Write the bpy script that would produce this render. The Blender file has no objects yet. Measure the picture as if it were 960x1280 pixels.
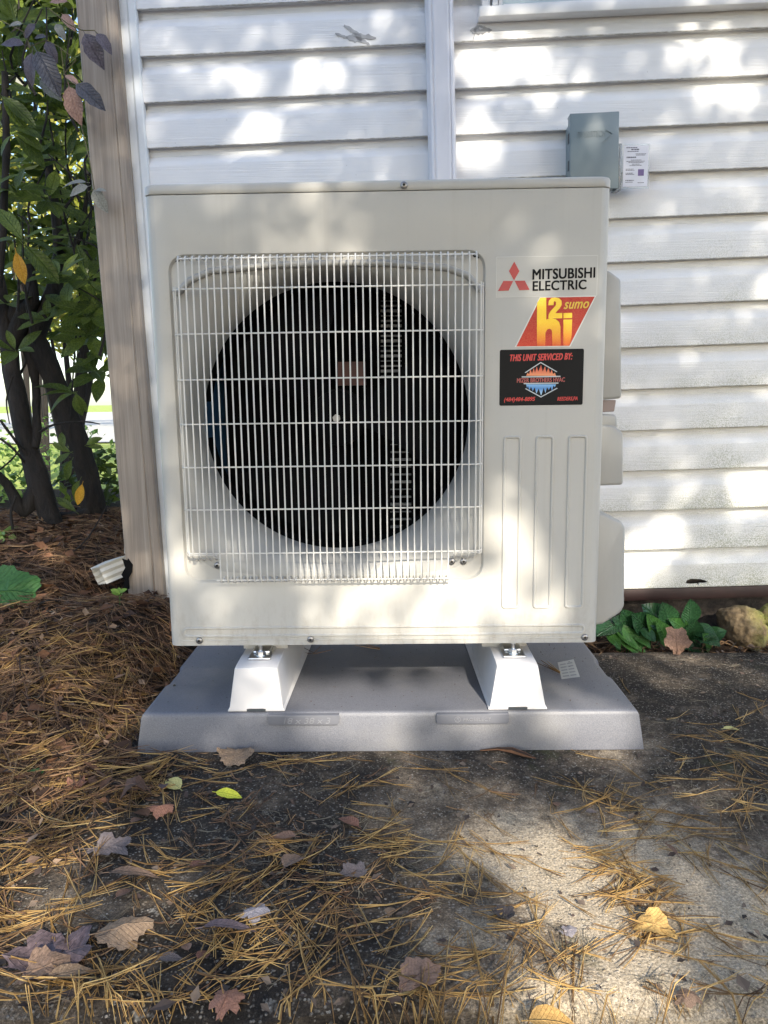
import bpy, bmesh, math, random
import numpy as np
from mathutils import Vector, Matrix, noise as mnoise
from mathutils.geometry import tessellate_polygon
random.seed(7); RNG = np.random.default_rng(7)
SC = bpy.context.scene; COL = SC.collection
R = math.radians; PI = math.pi

# ------------------------------------------------------------------ camera
F_PX = 920.9                                  # focal length in pixels of a 960 wide frame
CAM = Vector((0.0264, -1.3909, 0.6621)); PITCH, YAW, ROLL = 0.1502, -0.015, -0.0134
fw = Vector((math.sin(YAW)*math.cos(PITCH), math.cos(YAW)*math.cos(PITCH), -math.sin(PITCH)))
r0 = Vector((math.cos(YAW), -math.sin(YAW), 0)); u0 = r0.cross(fw)
rt = math.cos(ROLL)*r0 + math.sin(ROLL)*u0; up = -math.sin(ROLL)*r0 + math.cos(ROLL)*u0
cd = bpy.data.cameras.new('camera'); cam = bpy.data.objects.new('camera', cd); COL.objects.link(cam)
cd.sensor_fit = 'VERTICAL'; cd.sensor_height = 36; cd.lens = F_PX*36/1280; cd.clip_start = .02; cd.clip_end = 1000
m = Matrix((rt, up, -fw)).transposed().to_4x4(); m.translation = CAM; cam.matrix_world = m
SC.camera = cam
# ------------------------------------------------------------------ light
SUN_EL, SUN_AZ = R(31.6), R(16)               # azimuth: to the right of straight behind the camera
SUN = Vector((math.sin(SUN_AZ)*math.cos(SUN_EL), -math.cos(SUN_AZ)*math.cos(SUN_EL), math.sin(SUN_EL)))
world = bpy.data.worlds.new('World'); SC.world = world; world.use_nodes = True
wn = world.node_tree.nodes; wl = world.node_tree.links
sky = wn.new('ShaderNodeTexSky'); sky.sky_type = 'NISHITA'; sky.sun_disc = False
sky.sun_elevation = SUN_EL; sky.sun_rotation = PI - SUN_AZ; sky.dust_density = 1.3; sky.air_density = 1.0; sky.ozone_density = 1.2
wl.new(sky.outputs[0], wn['Background'].inputs[0]); wn['Background'].inputs[1].default_value = 0.15
sl = bpy.data.lights.new('sun', 'SUN'); sl.energy = 3.3; sl.angle = R(.7); sl.color = (1, .92, .78)
so = bpy.data.objects.new('sun', sl); COL.objects.link(so); so.rotation_euler = SUN.to_track_quat('Z', 'Y').to_euler()
SC.view_settings.view_transform = 'Standard'; SC.view_settings.look = 'None'; SC.view_settings.gamma = 1
SC.view_settings.exposure = 1.3

# ------------------------------------------------------------------ helpers
def ray(x, y):
    return fw + rt*((x-480)/F_PX) - up*((y-640)/F_PX)
def at(x, y, Y):                              # pixel -> point on the plane y = Y
    d = ray(x, y); return CAM + d*((Y-CAM.y)/d.y)
def atz(x, y, z=0.):
    d = ray(x, y); return CAM + d*((z-CAM.z)/d.z)

class NT:
    def __init__(s, name):
        s.m = bpy.data.materials.new(name); s.m.use_nodes = True; s.t = s.m.node_tree
        s.p = s.t.nodes['Principled BSDF']; s.out = s.t.nodes['Material Output']
    def n(s, typ, *a, **k):
        nd = s.t.nodes.new('ShaderNode'+typ)
        for i, v in enumerate(a): s.set(nd.inputs[i], v)
        for kk, v in k.items():
            if kk[0].islower(): setattr(nd, kk, v)
            else: s.set(nd.inputs[kk.replace('_', ' ')], v)
        return nd
    def set(s, inp, v):
        if v is None: return
        if isinstance(v, bpy.types.NodeSocket): s.t.links.new(v, inp)
        elif isinstance(v, bpy.types.Node): s.t.links.new(v.outputs[0], inp)
        else:
            if inp.type == 'RGBA' and len(v) == 3: v = (*v, 1)
            inp.default_value = v
    def pos(s, sc=(1, 1, 1), kind='pos'):
        v = s.n('NewGeometry').outputs['Position'] if kind == 'pos' else s.n('TexCoord').outputs['Object']
        mp = s.n('Mapping', v); mp.inputs['Scale'].default_value = sc; return mp.outputs[0]
    def noise(s, vec, scale, detail=4, rough=.55, dist=0):
        return s.n('TexNoise', Vector=vec, Scale=scale, Detail=detail, Roughness=rough, Distortion=dist).outputs[0]
    def ramp(s, fac, st):
        r = s.n('ValToRGB', fac); e = r.color_ramp.elements
        while len(e) < len(st): e.new(.5)
        for el, (p, c) in zip(e, st):
            el.position = p; el.color = (c, c, c, 1) if not hasattr(c, '__len__') else (*c, 1)
        return r.outputs[0]
    def mix(s, f, a, b, mode='MIX'):
        nd = s.n('Mix'); nd.data_type = 'RGBA'; nd.blend_type = mode
        s.set(nd.inputs[0], f); s.set(nd.inputs[6], a); s.set(nd.inputs[7], b); return nd.outputs[2]
    def math(s, op, a, b=0., clamp=False):
        nd = s.n('Math', a, b); nd.operation = op; nd.use_clamp = clamp; return nd.outputs[0]
    def bump(s, h, strength=.3, dist=.002, nrm=None):
        return s.n('Bump', Strength=strength, Distance=dist, Height=h, Normal=nrm).outputs[0]
    def done(s, base, rough=.5, normal=None, metal=0., spec=None, trans=None, coat=None):
        s.set(s.p.inputs['Base Color'], base); s.set(s.p.inputs['Roughness'], rough); s.set(s.p.inputs['Metallic'], metal)
        if normal is not None: s.set(s.p.inputs['Normal'], normal)
        if spec is not None: s.set(s.p.inputs['Specular IOR Level'], spec)
        if coat: s.set(s.p.inputs['Coat Weight'], coat)
        if trans:                              # leaves: part of the light passes through
            tb = s.n('BsdfTranslucent', Color=base); mx = s.n('MixShader', trans, s.p.outputs[0], tb.outputs[0])
            s.t.links.new(mx.outputs[0], s.out.inputs[0])
        return s.m

def flat(name, c, rough=.5, metal=0., var=.06, spec=None):
    t = NT(name); v = t.noise(t.pos(kind='obj'), 14, 3)
    c2 = tuple(max(0, x*(1-var*2)) for x in c); c3 = tuple(x*(1+var) for x in c)
    return t.done(t.ramp(v, [(.3, c2), (.7, c3)]), rough, None, metal, spec)

class MB:
    def __init__(s): s.v = []; s.f = []; s.mi = []
    def add(s, vs, fs, mi=0):
        o = len(s.v); s.v += [tuple(v) for v in vs]; s.f += [tuple(i+o for i in f) for f in fs]; s.mi += [mi]*len(fs); return s
    def box(s, x0, x1, y0, y1, z0, z1, mi=0):
        return s.add([(x0,y0,z0),(x1,y0,z0),(x1,y1,z0),(x0,y1,z0),(x0,y0,z1),(x1,y0,z1),(x1,y1,z1),(x0,y1,z1)],
                     [(0,3,2,1),(4,5,6,7),(0,1,5,4),(1,2,6,5),(2,3,7,6),(3,0,4,7)], mi)
    def tube(s, pts, rad, seg=6, mi=0, cap=True):
        pts = [Vector(p) for p in pts]; n = len(pts); rads = rad if hasattr(rad, '__len__') else [rad]*n
        base = len(s.v); prev = None
        for i, p in enumerate(pts):
            t = (pts[min(i+1, n-1)]-pts[max(i-1, 0)]).normalized()
            if prev is None: a = t.orthogonal().normalized()
            else: a = (prev - t*prev.dot(t)).normalized()
            prev = a; b = t.cross(a)
            for k in range(seg):
                an = 2*PI*k/seg; s.v.append(tuple(p + (a*math.cos(an)+b*math.sin(an))*rads[i]))
        for i in range(n-1):
            for k in range(seg):
                k2 = (k+1) % seg; s.f.append((base+i*seg+k, base+i*seg+k2, base+(i+1)*seg+k2, base+(i+1)*seg+k)); s.mi.append(mi)
        if cap:
            s.f.append(tuple(base+k for k in range(seg))[::-1]); s.f.append(tuple(base+(n-1)*seg+k for k in range(seg))); s.mi += [mi, mi]
        return s
    def prism(s, poly, y0, y1, mi=0):          # polygon in x,z, y0 is the near face
        n = len(poly)
        a = sum(poly[i][0]*poly[(i+1)%n][1]-poly[(i+1)%n][0]*poly[i][1] for i in range(n))
        if a < 0: poly = poly[::-1]
        vs = [(x, y0, z) for x, z in poly]+[(x, y1, z) for x, z in poly]
        tri = tessellate_polygon([[Vector((x, z, 0)) for x, z in poly]])
        fs = []
        for t3 in tri:
            ax = [poly[i] for i in t3]
            ar = (ax[1][0]-ax[0][0])*(ax[2][1]-ax[0][1])-(ax[2][0]-ax[0][0])*(ax[1][1]-ax[0][1])
            t3 = tuple(t3) if ar > 0 else tuple(t3)[::-1]
            fs.append(t3); fs.append(tuple(i+n for i in t3)[::-1])
        fs += [(i, i+n, (i+1)%n+n, (i+1)%n) for i in range(n)]
        return s.add(vs, fs, mi)
    def loft(s, loops, mi=0, closed=True):
        o = len(s.v); n = len(loops[0])
        for l in loops: s.v += [tuple(p) for p in l]
        for i in range(len(loops)-1):
            for k in range(n if closed else n-1):
                k2 = (k+1) % n; s.f.append((o+i*n+k, o+i*n+k2, o+(i+1)*n+k2, o+(i+1)*n+k)); s.mi.append(mi)
        return s
    def mesh(s, name, mats, smooth=40, bevel=0, bseg=2, recalc=False):
        me = bpy.data.meshes.new(name); me.from_pydata(s.v, [], s.f)
        mats = mats if isinstance(mats, (list, tuple)) else [mats]
        for mt in mats: me.materials.append(mt)
        me.polygons.foreach_set('material_index', s.mi)
        if bevel or recalc:
            bm = bmesh.new(); bm.from_mesh(me); bmesh.ops.remove_doubles(bm, verts=bm.verts, dist=1e-5)
            if recalc: bmesh.ops.recalc_face_normals(bm, faces=bm.faces)
            if bevel:
                ed = [e for e in bm.edges if len(e.link_faces) == 2 and e.calc_face_angle(0) > R(25)]
                bmesh.ops.bevel(bm, geom=ed, offset=bevel, offset_type='OFFSET', segments=bseg, profile=.5, affect='EDGES', clamp_overlap=True)
            bm.to_mesh(me); bm.free()
        if smooth:
            me.shade_smooth(); me.set_sharp_from_angle(angle=R(smooth))
        me.update(); return me
    def build(s, name, mats, parent=None, loc=None, **k):
        return link(name, s.mesh(name, mats, **k), parent, loc)

def link(name, me, parent=None, loc=None):
    o = bpy.data.objects.new(name, me); COL.objects.link(o)
    if parent: o.parent = parent
    if loc is not None: o.location = loc
    return o
def tag(o, label=None, cat=None, group=None, kind=None):
    if label: o['label'] = label
    if cat: o['category'] = cat
    if group: o['group'] = group
    if kind: o['kind'] = kind
    return o
def empty(name, loc=(0,0,0), rot=(0,0,0)):
    o = bpy.data.objects.new(name, None); COL.objects.link(o); o.location = loc; o.rotation_euler = rot; o.empty_display_size = .1; return o
def rrect(x0, x1, z0, z1, r, n=5):
    out = []
    for cx, cz, a in ((x1-r, z1-r, 0), (x0+r, z1-r, 90), (x0+r, z0+r, 180), (x1-r, z0+r, 270)):
        for i in range(n+1):
            t = R(a+90*i/n); out.append((cx+r*math.cos(t), cz+r*math.sin(t)))
    return out
def text_mesh(txt, mat, x0, x1, z0, z1, y, depth=.0006, bold=0., shear=0., slant=0.):
    """flat lettering fitted to a rectangle on a plane y = const"""
    cu = bpy.data.curves.new('t', 'FONT'); cu.body = txt;  cu.shear = shear; cu.resolution_u = 4; cu.space_character = 1.0+1.3*max(0., bold); cu.fill_mode = 'FRONT'; cu.extrude = .02
    ob = bpy.data.objects.new('t', cu); COL.objects.link(ob)
    dg = bpy.context.evaluated_depsgraph_get(); me = bpy.data.meshes.new_from_object(ob.evaluated_get(dg))
    bpy.data.objects.remove(ob); bpy.data.curves.remove(cu)
    n = len(me.vertices); co = np.empty(n*3, 'f'); me.vertices.foreach_get('co', co); co = co.reshape(-1, 3)
    mn, mx = co.min(0), co.max(0)
    u = (co[:, 0]-mn[0])/(mx[0]-mn[0]); v = (co[:, 1]-mn[1])/(mx[1]-mn[1])
    w = (co[:, 2]-mn[2])/(mx[2]-mn[2])
    X = x0+u*(x1-x0); Z = z0+v*(z1-z0)+slant*(u*(x1-x0))
    V0 = np.stack([X, y-w*depth, Z], 1); hgt = z1-z0; d = max(0., bold)*hgt
    if d <= 0:
        me.vertices.foreach_set('co', V0.ravel().astype('f')); me.materials.clear(); me.materials.append(mat); me.update(); return me
    fs = [tuple(p.vertices) for p in me.polygons]; bpy.data.meshes.remove(me); mb = MB()
    for i, (du, dv) in enumerate(((-1, -.6), (1, -.6), (-1, .6), (1, .6), (0, 0))):
        mb.add((V0+np.array([du*d, -.00003*i, dv*d])).tolist(), fs)
    return mb.mesh('lettering', mat, 0)
def np_mesh(name, V, F, mats, mi=None, smooth=True):
    me = bpy.data.meshes.new(name); nv, nf, k = len(V), len(F), F.shape[1]
    me.vertices.add(nv); me.vertices.foreach_set('co', V.astype('f').ravel())
    me.loops.add(nf*k); me.loops.foreach_set('vertex_index', F.astype('i').ravel())
    me.polygons.add(nf); me.polygons.foreach_set('loop_start', np.arange(0, nf*k, k, dtype='i')); me.polygons.foreach_set('loop_total', np.full(nf, k, 'i'))
    for mt in (mats if isinstance(mats, (list, tuple)) else [mats]): me.materials.append(mt)
    if mi is not None: me.polygons.foreach_set('material_index', mi.astype('i'))
    me.polygons.foreach_set('use_smooth', np.full(nf, smooth, bool))
    me.update(calc_edges=True); return me
def sstep(a, b, x):
    t = np.clip((x-a)/(b-a), 0, 1); return t*t*(3-2*t)
def vnoise(x, y, s, seed=0):                  # cheap smooth noise for arrays
    return (np.sin(x*s*1.7+seed*1.3+1.1*np.sin(y*s*1.3+seed))+np.sin(y*s*1.9-seed*2.1+1.3*np.sin(x*s*1.1+seed*.7))+np.sin((x+y)*s*1.2+seed*3.))/3

# ------------------------------------------------------------------ materials
def m_siding():
    t = NT('white_vinyl_siding')
    p = t.pos(); grain = t.noise(t.pos((5, 5, 330)), 1, 5, .65)
    big = t.noise(t.pos((1, 1, 1)), 7, 5, .6); fine = t.noise(p, 420, 3, .7)
    sx = t.n('SeparateXYZ', t.n('NewGeometry').outputs['Position'])
    ob = t.n('SeparateXYZ', t.n('TexCoord').outputs['Object'])
    low = t.n('MapRange', sx.outputs[2], 1.45, .2, 0., 1.).outputs[0]
    rgt = t.n('MapRange', sx.outputs[0], .2, 1.0, 0., 1.).outputs[0]
    edge = t.n('MapRange', ob.outputs[2], .075, .0, .25, 1.).outputs[0]
    amt = t.math('MULTIPLY', t.math('MULTIPLY', low, rgt), edge)
    mask = t.math('MULTIPLY', t.math('ADD', t.ramp(big, [(.38, 0.), (.62, 1.)]), .35), t.ramp(fine, [(.42, 0.), (.62, 1.)]))
    mil = t.math('MULTIPLY', t.math('MULTIPLY', mask, amt), 1.5, True)
    warm = t.mix(rgt, (.775, .775, .785), (.81, .80, .775))
    col = t.mix(t.math('MULTIPLY', mil, .85), warm, (.30, .31, .20))
    dots = t.ramp(t.n('TexVoronoi', p, Scale=26).outputs['Distance'], [(.0, 1.), (.045, 0.)])
    col = t.mix(t.math('MULTIPLY', dots, .5), col, (.12, .1, .07))
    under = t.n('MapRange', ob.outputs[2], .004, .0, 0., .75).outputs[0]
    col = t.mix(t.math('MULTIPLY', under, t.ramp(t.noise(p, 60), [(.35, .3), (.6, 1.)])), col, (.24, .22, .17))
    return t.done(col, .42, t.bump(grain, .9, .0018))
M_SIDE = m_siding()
def m_white(name, c=(.80, .81, .83), rough=.4):
    t = NT(name); v = t.noise(t.pos((3, 3, 1)), 9, 5)
    return t.done(t.ramp(v, [(.3, tuple(x*.93 for x in c)), (.6, c)]), rough, t.bump(t.noise(t.pos(), 260, 2), .08, .0006))
M_TRIM = m_white('white_trim', (.70, .73, .76)); M_DUCT = m_white('white_duct', (.74, .74, .79), .38)
def m_wood():
    t = NT('taupe_woodgrain_vinyl'); g = t.noise(t.pos((70, 70, 2.2)), 1, 6, .65, .4); g2 = t.noise(t.pos((230, 230, 5)), 1, 4, .6)
    c = t.ramp(g, [(.28, (.24, .19, .15)), (.5, (.345, .285, .23)), (.72, (.42, .355, .29))])
    c = t.mix(t.ramp(g2, [(.35, .45), (.6, 0.)]), c, (.19, .15, .12))
    return t.done(c, .55, t.bump(g2, .35, .001))
M_WOOD = m_wood()
def m_unit():
    t = NT('warm_grey_painted_steel'); p = t.pos(); v = t.noise(p, 3, 4)
    c = t.ramp(v, [(.3, (.505, .487, .447)), (.7, (.53, .512, .472))])
    dust = t.ramp(t.noise(p, 160, 2), [(.62, 0.), (.75, .18)])
    c = t.mix(dust, c, (.38, .34, .28))
    zz = t.n('SeparateXYZ', p).outputs[2]; base = t.n('MapRange', zz, .30, .19, 0., .55).outputs[0]
    c = t.mix(t.math('MULTIPLY', base, t.ramp(t.noise(t.pos((1, 1, .45)), 70, 5, .75), [(.48, 0.), (.7, 1.)])), c, (.30, .25, .19))
    c = t.mix(t.math('MULTIPLY', t.ramp(t.noise(t.pos((60, 60, 1.6)), 1, 3), [(.56, 0.), (.75, .14)]), 1.), c, (.36, .33, .28))
    return t.done(c, t.ramp(t.noise(p, 11), [(.3, .3), (.7, .42)]), t.bump(t.noise(p, 420, 2), .035, .0004))
M_UNIT = m_unit()
M_UNITP = m_white('warm_grey_plastic', (.43, .42, .395), .36)
M_WIRE = m_white('plastic_coated_wire', (.68, .665, .63), .35)
M_DARK = flat('black_interior', (.004, .004, .0045), .85, 0, .06, .05)
M_BLADE = flat('dark_fan_plastic', (.004, .004, .0045), .8, 0, .06, .06)
M_BLUE = flat('blue_coil_coating', (.012, .05, .11), .5)
M_LITSLOT = flat('lit_slot_grey', (.16, .165, .165), .5)
M_RECESS = flat('pinkish_recess', (.32, .25, .23), .6)
M_STEEL = flat('zinc_plated_steel', (.62, .63, .64), .28, 1.)
M_SCREW = flat('screw_head', (.30, .30, .31), .35, .9)
M_SOCKET = flat('screw_socket', (.02, .02, .02), .7)
M_INK = flat('black_ink', (.008, .008, .009), .6, 0, .06, .15); M_RED = flat('red_ink', (.52, .02, .03), .3)
def m_film():
    t = NT('clear_film_over_paint'); return t.done((.525, .508, .468), .34, None, 0, .5)
M_FILM = m_film()
M_FILMEDGE = flat('film_edge', (.74, .73, .69), .3)
def m_foil(name, stops):
    t = NT(name); ob = t.n('SeparateXYZ', t.n('TexCoord').outputs['Object'])
    fac = t.n('MapRange', ob.outputs[2], .756, .846, 0., 1.).outputs[0]
    sp = t.ramp(t.n('TexVoronoi', t.pos(kind='obj'), Scale=900).outputs['Color'], [(.2, 0.), (.9, 1.)])
    c = t.mix(t.math('MULTIPLY', sp, .10), t.ramp(fac, stops), (.95, .6, .25), 'SCREEN')
    return t.done(c, .28, t.bump(t.n('TexVoronoi', t.pos(kind='obj'), Scale=700).outputs['Distance'], .4, .0006), .35)
M_FRED = m_foil('red_foil', [(0., (.45, .02, .012)), (.5, (.34, .008, .010)), (1., (.36, .008, .012))])
M_FYEL = m_foil('gold_foil', [(0., (.60, .07, .02)), (.18, (.72, .25, .02)), (.5, (.85, .55, .03)), (1., (.8, .58, .05))])
M_PAPER = flat('sticker_white', (.8, .79, .74), .35)
M_BLACK = flat('black_sticker', (.006, .0065, .008), .5, 0, .06, .2)
M_PRED = flat('printed_red', (.72, .03, .035), .35)
M_SILV = flat('printed_silver', (.55, .58, .60), .35)
def m_grad(name, z0, z1, st):
    t = NT(name); ob = t.n('SeparateXYZ', t.n('TexCoord').outputs['Object'])
    return t.done(t.ramp(t.n('MapRange', ob.outputs[2], z0, z1, 0., 1.).outputs[0], st), .35)
def m_pad():
    t = NT('grey_moulded_plastic'); p = t.pos(); g = t.noise(p, 520, 2, .7); s = t.noise(p, 5, 5, .6)
    c = t.ramp(g, [(.3, (.105, .108, .127)), (.7, (.178, .18, .20))])
    c = t.mix(t.ramp(s, [(.5, 0.), (.75, .3)]), c, (.30, .28, .24))
    return t.done(c, .45, t.bump(g, .4, .001))
M_PAD = m_pad()
M_PADS = flat('smooth_grey_plastic', (.155, .158, .178), .3, 0, .03)
M_PADT = flat('moulded_letter', (.22, .222, .24), .3)
M_RAIL = m_white('white_rail_plastic', (.66, .64, .635), .4)
def m_box():
    t = NT('blue_grey_painted_box'); v = t.noise(t.pos(), 8, 4)
    return t.done(t.ramp(v, [(.3, (.175, .225, .245)), (.7, (.20, .25, .27))]), .42, t.bump(t.noise(t.pos(), 380, 2), .06, .0005))
M_BOX = m_box(); M_BOXD = flat('box_slot_dark', (.05, .06, .07), .5)
M_CARD = flat('white_card', (.74, .75, .82), .35); M_PRINT = flat('card_print', (.10, .10, .14), .5); M_VIO = flat('violet_print', (.16, .10, .28), .4)
def m_clear():
    t = NT('clear_plastic'); t.done((.9, .93, .95), .12); t.set(t.p.inputs['Transmission Weight'], .85); t.set(t.p.inputs['IOR'], 1.3); return t.m
M_CLEAR = m_clear()
def m_glass():
    t = NT('window_glass'); t.done((.5, .58, .6), .05); t.set(t.p.inputs['Specular IOR Level'], .9); return t.m
M_GLASS = m_glass(); M_FRAME = m_white('window_vinyl', (.74, .74, .74), .4)
def m_concrete():
    t = NT('weathered_concrete'); p = t.pos()
    v1 = t.noise(p, 3.2, 6, .65, .3); v2 = t.noise(p, 13, 6, .7, .2); v3 = t.noise(p, 75, 5, .75)
    vo = t.n('TexVoronoi', p, Scale=190); vo2 = t.n('TexVoronoi', p, Scale=420)
    agg = t.ramp(vo.outputs['Color'], [(.55, 0.), (.9, 1.)])
    aggm = t.math('MULTIPLY', agg, t.ramp(vo.outputs['Distance'], [(.25, 1.), (.45, 0.)]))
    wear_and_pool = t.math('ADD', t.math('MULTIPLY', v1, .55), t.math('ADD', t.math('MULTIPLY', v2, .35), t.math('MULTIPLY', v3, .22)))
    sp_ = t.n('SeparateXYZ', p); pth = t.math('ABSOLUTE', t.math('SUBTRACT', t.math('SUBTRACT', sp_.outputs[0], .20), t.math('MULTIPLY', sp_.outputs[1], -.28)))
    sun_pool = t.math('MULTIPLY', t.n('MapRange', pth, .36, .06, 0., .25).outputs[0], t.n('MapRange', sp_.outputs[1], -.16, -.42, 0., 1.).outputs[0])   # pool of sunlight painted in as paler concrete
    wear_and_pool = t.math('ADD', wear_and_pool, sun_pool)
    c = t.ramp(wear_and_pool, [(.45, (.015, .012, .010)), (.56, (.046, .036, .027)), (.65, (.17, .132, .095)), (.74, (.48, .395, .285))])
    c = t.mix(t.math('MULTIPLY', aggm, .8), c, (.40, .36, .31)); gr_ = t.noise(p, 330, 3, .8)
    c = t.mix(t.ramp(gr_, [(.36, .75), (.56, 0.)]), c, t.mix(1., c, (.25, .24, .22), 'MULTIPLY')); c = t.mix(t.ramp(gr_, [(.56, 0.), (.72, .6)]), c, t.mix(1., c, (2.2, 2.1, 2.), 'MULTIPLY'))
    c = t.mix(t.ramp(vo2.outputs['Color'], [(.80, 0.), (.95, .55)]), c, (.42, .39, .34))
    c = t.mix(t.ramp(t.noise(p, 4.5, 5, .7), [(.6, 0.), (.75, .6)]), c, (.075, .085, .025))
    lich = t.ramp(t.noise(p, 22, 4, .7), [(.66, 0.), (.74, .7)])
    c = t.mix(lich, c, (.30, .29, .27))
    h = t.math('ADD', t.math('MULTIPLY', v3, 1.), t.math('MULTIPLY', aggm, .5))
    return t.done(c, .85, t.bump(h, .9, .005), 0, .3)
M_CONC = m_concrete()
def m_soil():
    t = NT('leaf_mould_soil'); p = t.pos(); a = t.noise(p, 9, 6, .7); b = t.noise(p, 85, 6, .75)
    c = t.ramp(b, [(.35, (.014, .011, .009)), (.55, (.045, .03, .02)), (.72, (.12, .075, .04))])
    c = t.mix(t.ramp(a, [(.45, 0.), (.7, .5)]), c, (.09, .05, .028))
    gy = t.n('SeparateXYZ', t.n('NewGeometry').outputs['Position'])
    far = t.n('MapRange', gy.outputs[1], 2.6, 3.1, 0., 1.).outputs[0]
    lawn = t.ramp(t.noise(p, 1.3, 6, .7), [(.3, (.24, .30, .06)), (.55, (.38, .45, .10)), (.7, (.52, .48, .22))])
    c = t.mix(far, c, lawn)
    return t.done(c, .9, t.bump(b, 1., .012), 0, .2)
M_SOIL = m_soil()
M_DRIVE = flat('pale_gravel', (.52, .49, .44), .9, 0, .15)
def m_isl(name, stops, rough=.6, trans=None, spec=None, nscale=60, bump=0.):
    t = NT(name); g = t.n('NewGeometry').outputs['Random Per Island']
    c = t.ramp(g, stops); n = t.noise(t.pos(kind='obj'), nscale, 4)
    c = t.mix(t.ramp(n, [(.35, .45), (.65, 0.)]), c, t.mix(1., c, (.5, .45, .4), 'MULTIPLY'))
    return t.done(c, rough, t.bump(n, bump, .002) if bump else None, 0, spec, trans)
M_NGOLD = m_isl('golden_pine_needles', [(0., (.08, .042, .02)), (.3, (.22, .125, .045)), (.65, (.44, .265, .085)), (1., (.58, .41, .17))], .5, None, .4)
M_NBROWN = m_isl('brown_pine_needles', [(0., (.05, .032, .024)), (.35, (.13, .075, .045)), (.7, (.27, .15, .08)), (1., (.44, .29, .15))], .6, None, .3)
M_NGREY = m_isl('grey_dead_grass', [(0., (.10, .085, .065)), (1., (.30, .26, .19))], .8)
M_CHIP = m_isl('bark_chips', [(0., (.03, .02, .016)), (.5, (.10, .055, .036)), (1., (.24, .12, .065))], .8, None, .2, 120, .5)
M_CRUMB = m_isl('dark_leaf_crumbs', [(0., (.02, .015, .013)), (.5, (.07, .045, .035)), (1., (.2, .15, .11))], .8)
def m_rock():
    t = NT('mossy_rock'); p = t.pos(); n = t.noise(p, 30, 6, .7); n2 = t.noise(p, 140, 4, .7)
    c = t.ramp(n, [(.35, (.055, .036, .018)), (.55, (.15, .105, .055)), (.7, (.24, .18, .105))])
    sp = t.n('SeparateXYZ', t.n('NewGeometry').outputs['Position'])
    mossm = t.math('MULTIPLY', t.n('MapRange', sp.outputs[0], .97, 1.06, 0., .8).outputs[0], t.ramp(t.noise(p, 24, 3), [(.38, 0.), (.55, 1.)]))
    c = t.mix(mossm, c, t.ramp(n2, [(.3, (.09, .12, .015)), (.7, (.27, .29, .04))]))
    return t.done(c, .85, t.bump(n2, .9, .006))
M_ROCK = m_rock()
M_FLASH = flat('brown_flashing', (.035, .014, .012), .55, 0, .2)
def m_found():
    t = NT('foundation_concrete'); n = t.noise(t.pos(), 40, 6, .7)
    return t.done(t.ramp(n, [(.35, (.02, .016, .013)), (.7, (.085, .065, .05))]), .9, t.bump(n, .8, .006))
M_FOUND = m_found()
def m_bark():
    t = NT('dark_bark'); n = t.noise(t.pos((30, 30, 8)), 1.4, 6, .7, .6)
    return t.done(t.ramp(n, [(.3, (.007, .006, .005)), (.6, (.022, .017, .014)), (.8, (.055, .042, .035))]), .85, t.bump(n, 1., .012))
M_BARK = m_bark()
def m_leaf(name, c, tip=None, rough=.4, trans=.25, var=.35, veins=True):
    t = NT(name); tc = t.n('TexCoord').outputs['Object']; n = t.noise(tc, 18, 4)
    ob = t.n('SeparateXYZ', tc); ay = t.math('ABSOLUTE', ob.outputs[1])
    rnd = t.n('ObjectInfo').outputs['Random']; isl = t.n('NewGeometry').outputs['Random Per Island']
    f = t.math('ADD', t.math('MULTIPLY', n, .6), t.math('MULTIPLY', isl, .5))
    f = t.math('ADD', f, t.math('MULTIPLY', rnd, .15))
    dark = tuple(x*(1-var) for x in c); lite = tuple(min(1, x*(1+var)) for x in (tip or c))
    col = t.ramp(f, [(.25, dark), (.55, c), (.85, lite)])
    nrm = None
    if veins:
        w = t.n('TexWave', t.math('SUBTRACT', ob.outputs[0], t.math('MULTIPLY', ay, .8)))
        cv = t.n('CombineXYZ', t.math('SUBTRACT', ob.outputs[0], t.math('MULTIPLY', ay, .9)), 0., 0.)
        w.wave_type = 'BANDS'; w.bands_direction = 'X'; t.set(w.inputs['Vector'], cv.outputs[0]); t.set(w.inputs['Scale'], 2.2 if False else 3.2); t.set(w.inputs['Distortion'], .4)
        mid = t.ramp(ay, [(.0, 1.), (.022, 0.)])
        vv = t.math('MAXIMUM', t.ramp(w.outputs[0], [(.86, 0.), (1., .55)]), mid)
        col = t.mix(t.math('MULTIPLY', vv, .35), col, tuple(min(1, x*1.9+.02) for x in c))
        nrm = t.bump(vv, .5, .03)
    return t.done(col, rough, nrm, 0, .4, trans)

# ------------------------------------------------------------------ ground
PX0, PX1, PY0, PY1 = -.474, .493, -.073, .39           # pad footprint
SLX0, SLX1, SLY0, SLY1 = -.95, 2.4, -.668, .483        # concrete slab
def soil(x, y):
    x = np.asarray(x, float); y = np.asarray(y, float)
    far = 1-sstep(2.0, 4.5, y)
    h = -.045 + .155*sstep(-.42, -.74, x)*sstep(-.30, .62, y)*far + .035*sstep(-.38, -.62, x)*sstep(-.55, -.2, y)
    h += .095*sstep(-.7, -1.1, x)*sstep(.5, 1.2, y)*far + .03*sstep(.45, .6, y)*sstep(.0, .6, x)
    h += -.085*np.exp(-((x+.80)/.11)**2-((y-.70)/.13)**2)
    near = np.exp(-((x)**2+(y-.3)**2)/9.)
    h += near*(.010*vnoise(x, y, 5.3, 1)+.006*vnoise(x, y, 15, 2))
    h += -.10*sstep(1.6, 3.2, y)*sstep(.2, -.6, x)*0 + .012*vnoise(x, y, .6, 4)*sstep(2, 5, np.hypot(x, y))
    return h
def slab_h(x, y):
    return .0018*vnoise(x, y, 9, 5)+.0012*vnoise(x, y, 31, 6)
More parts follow.
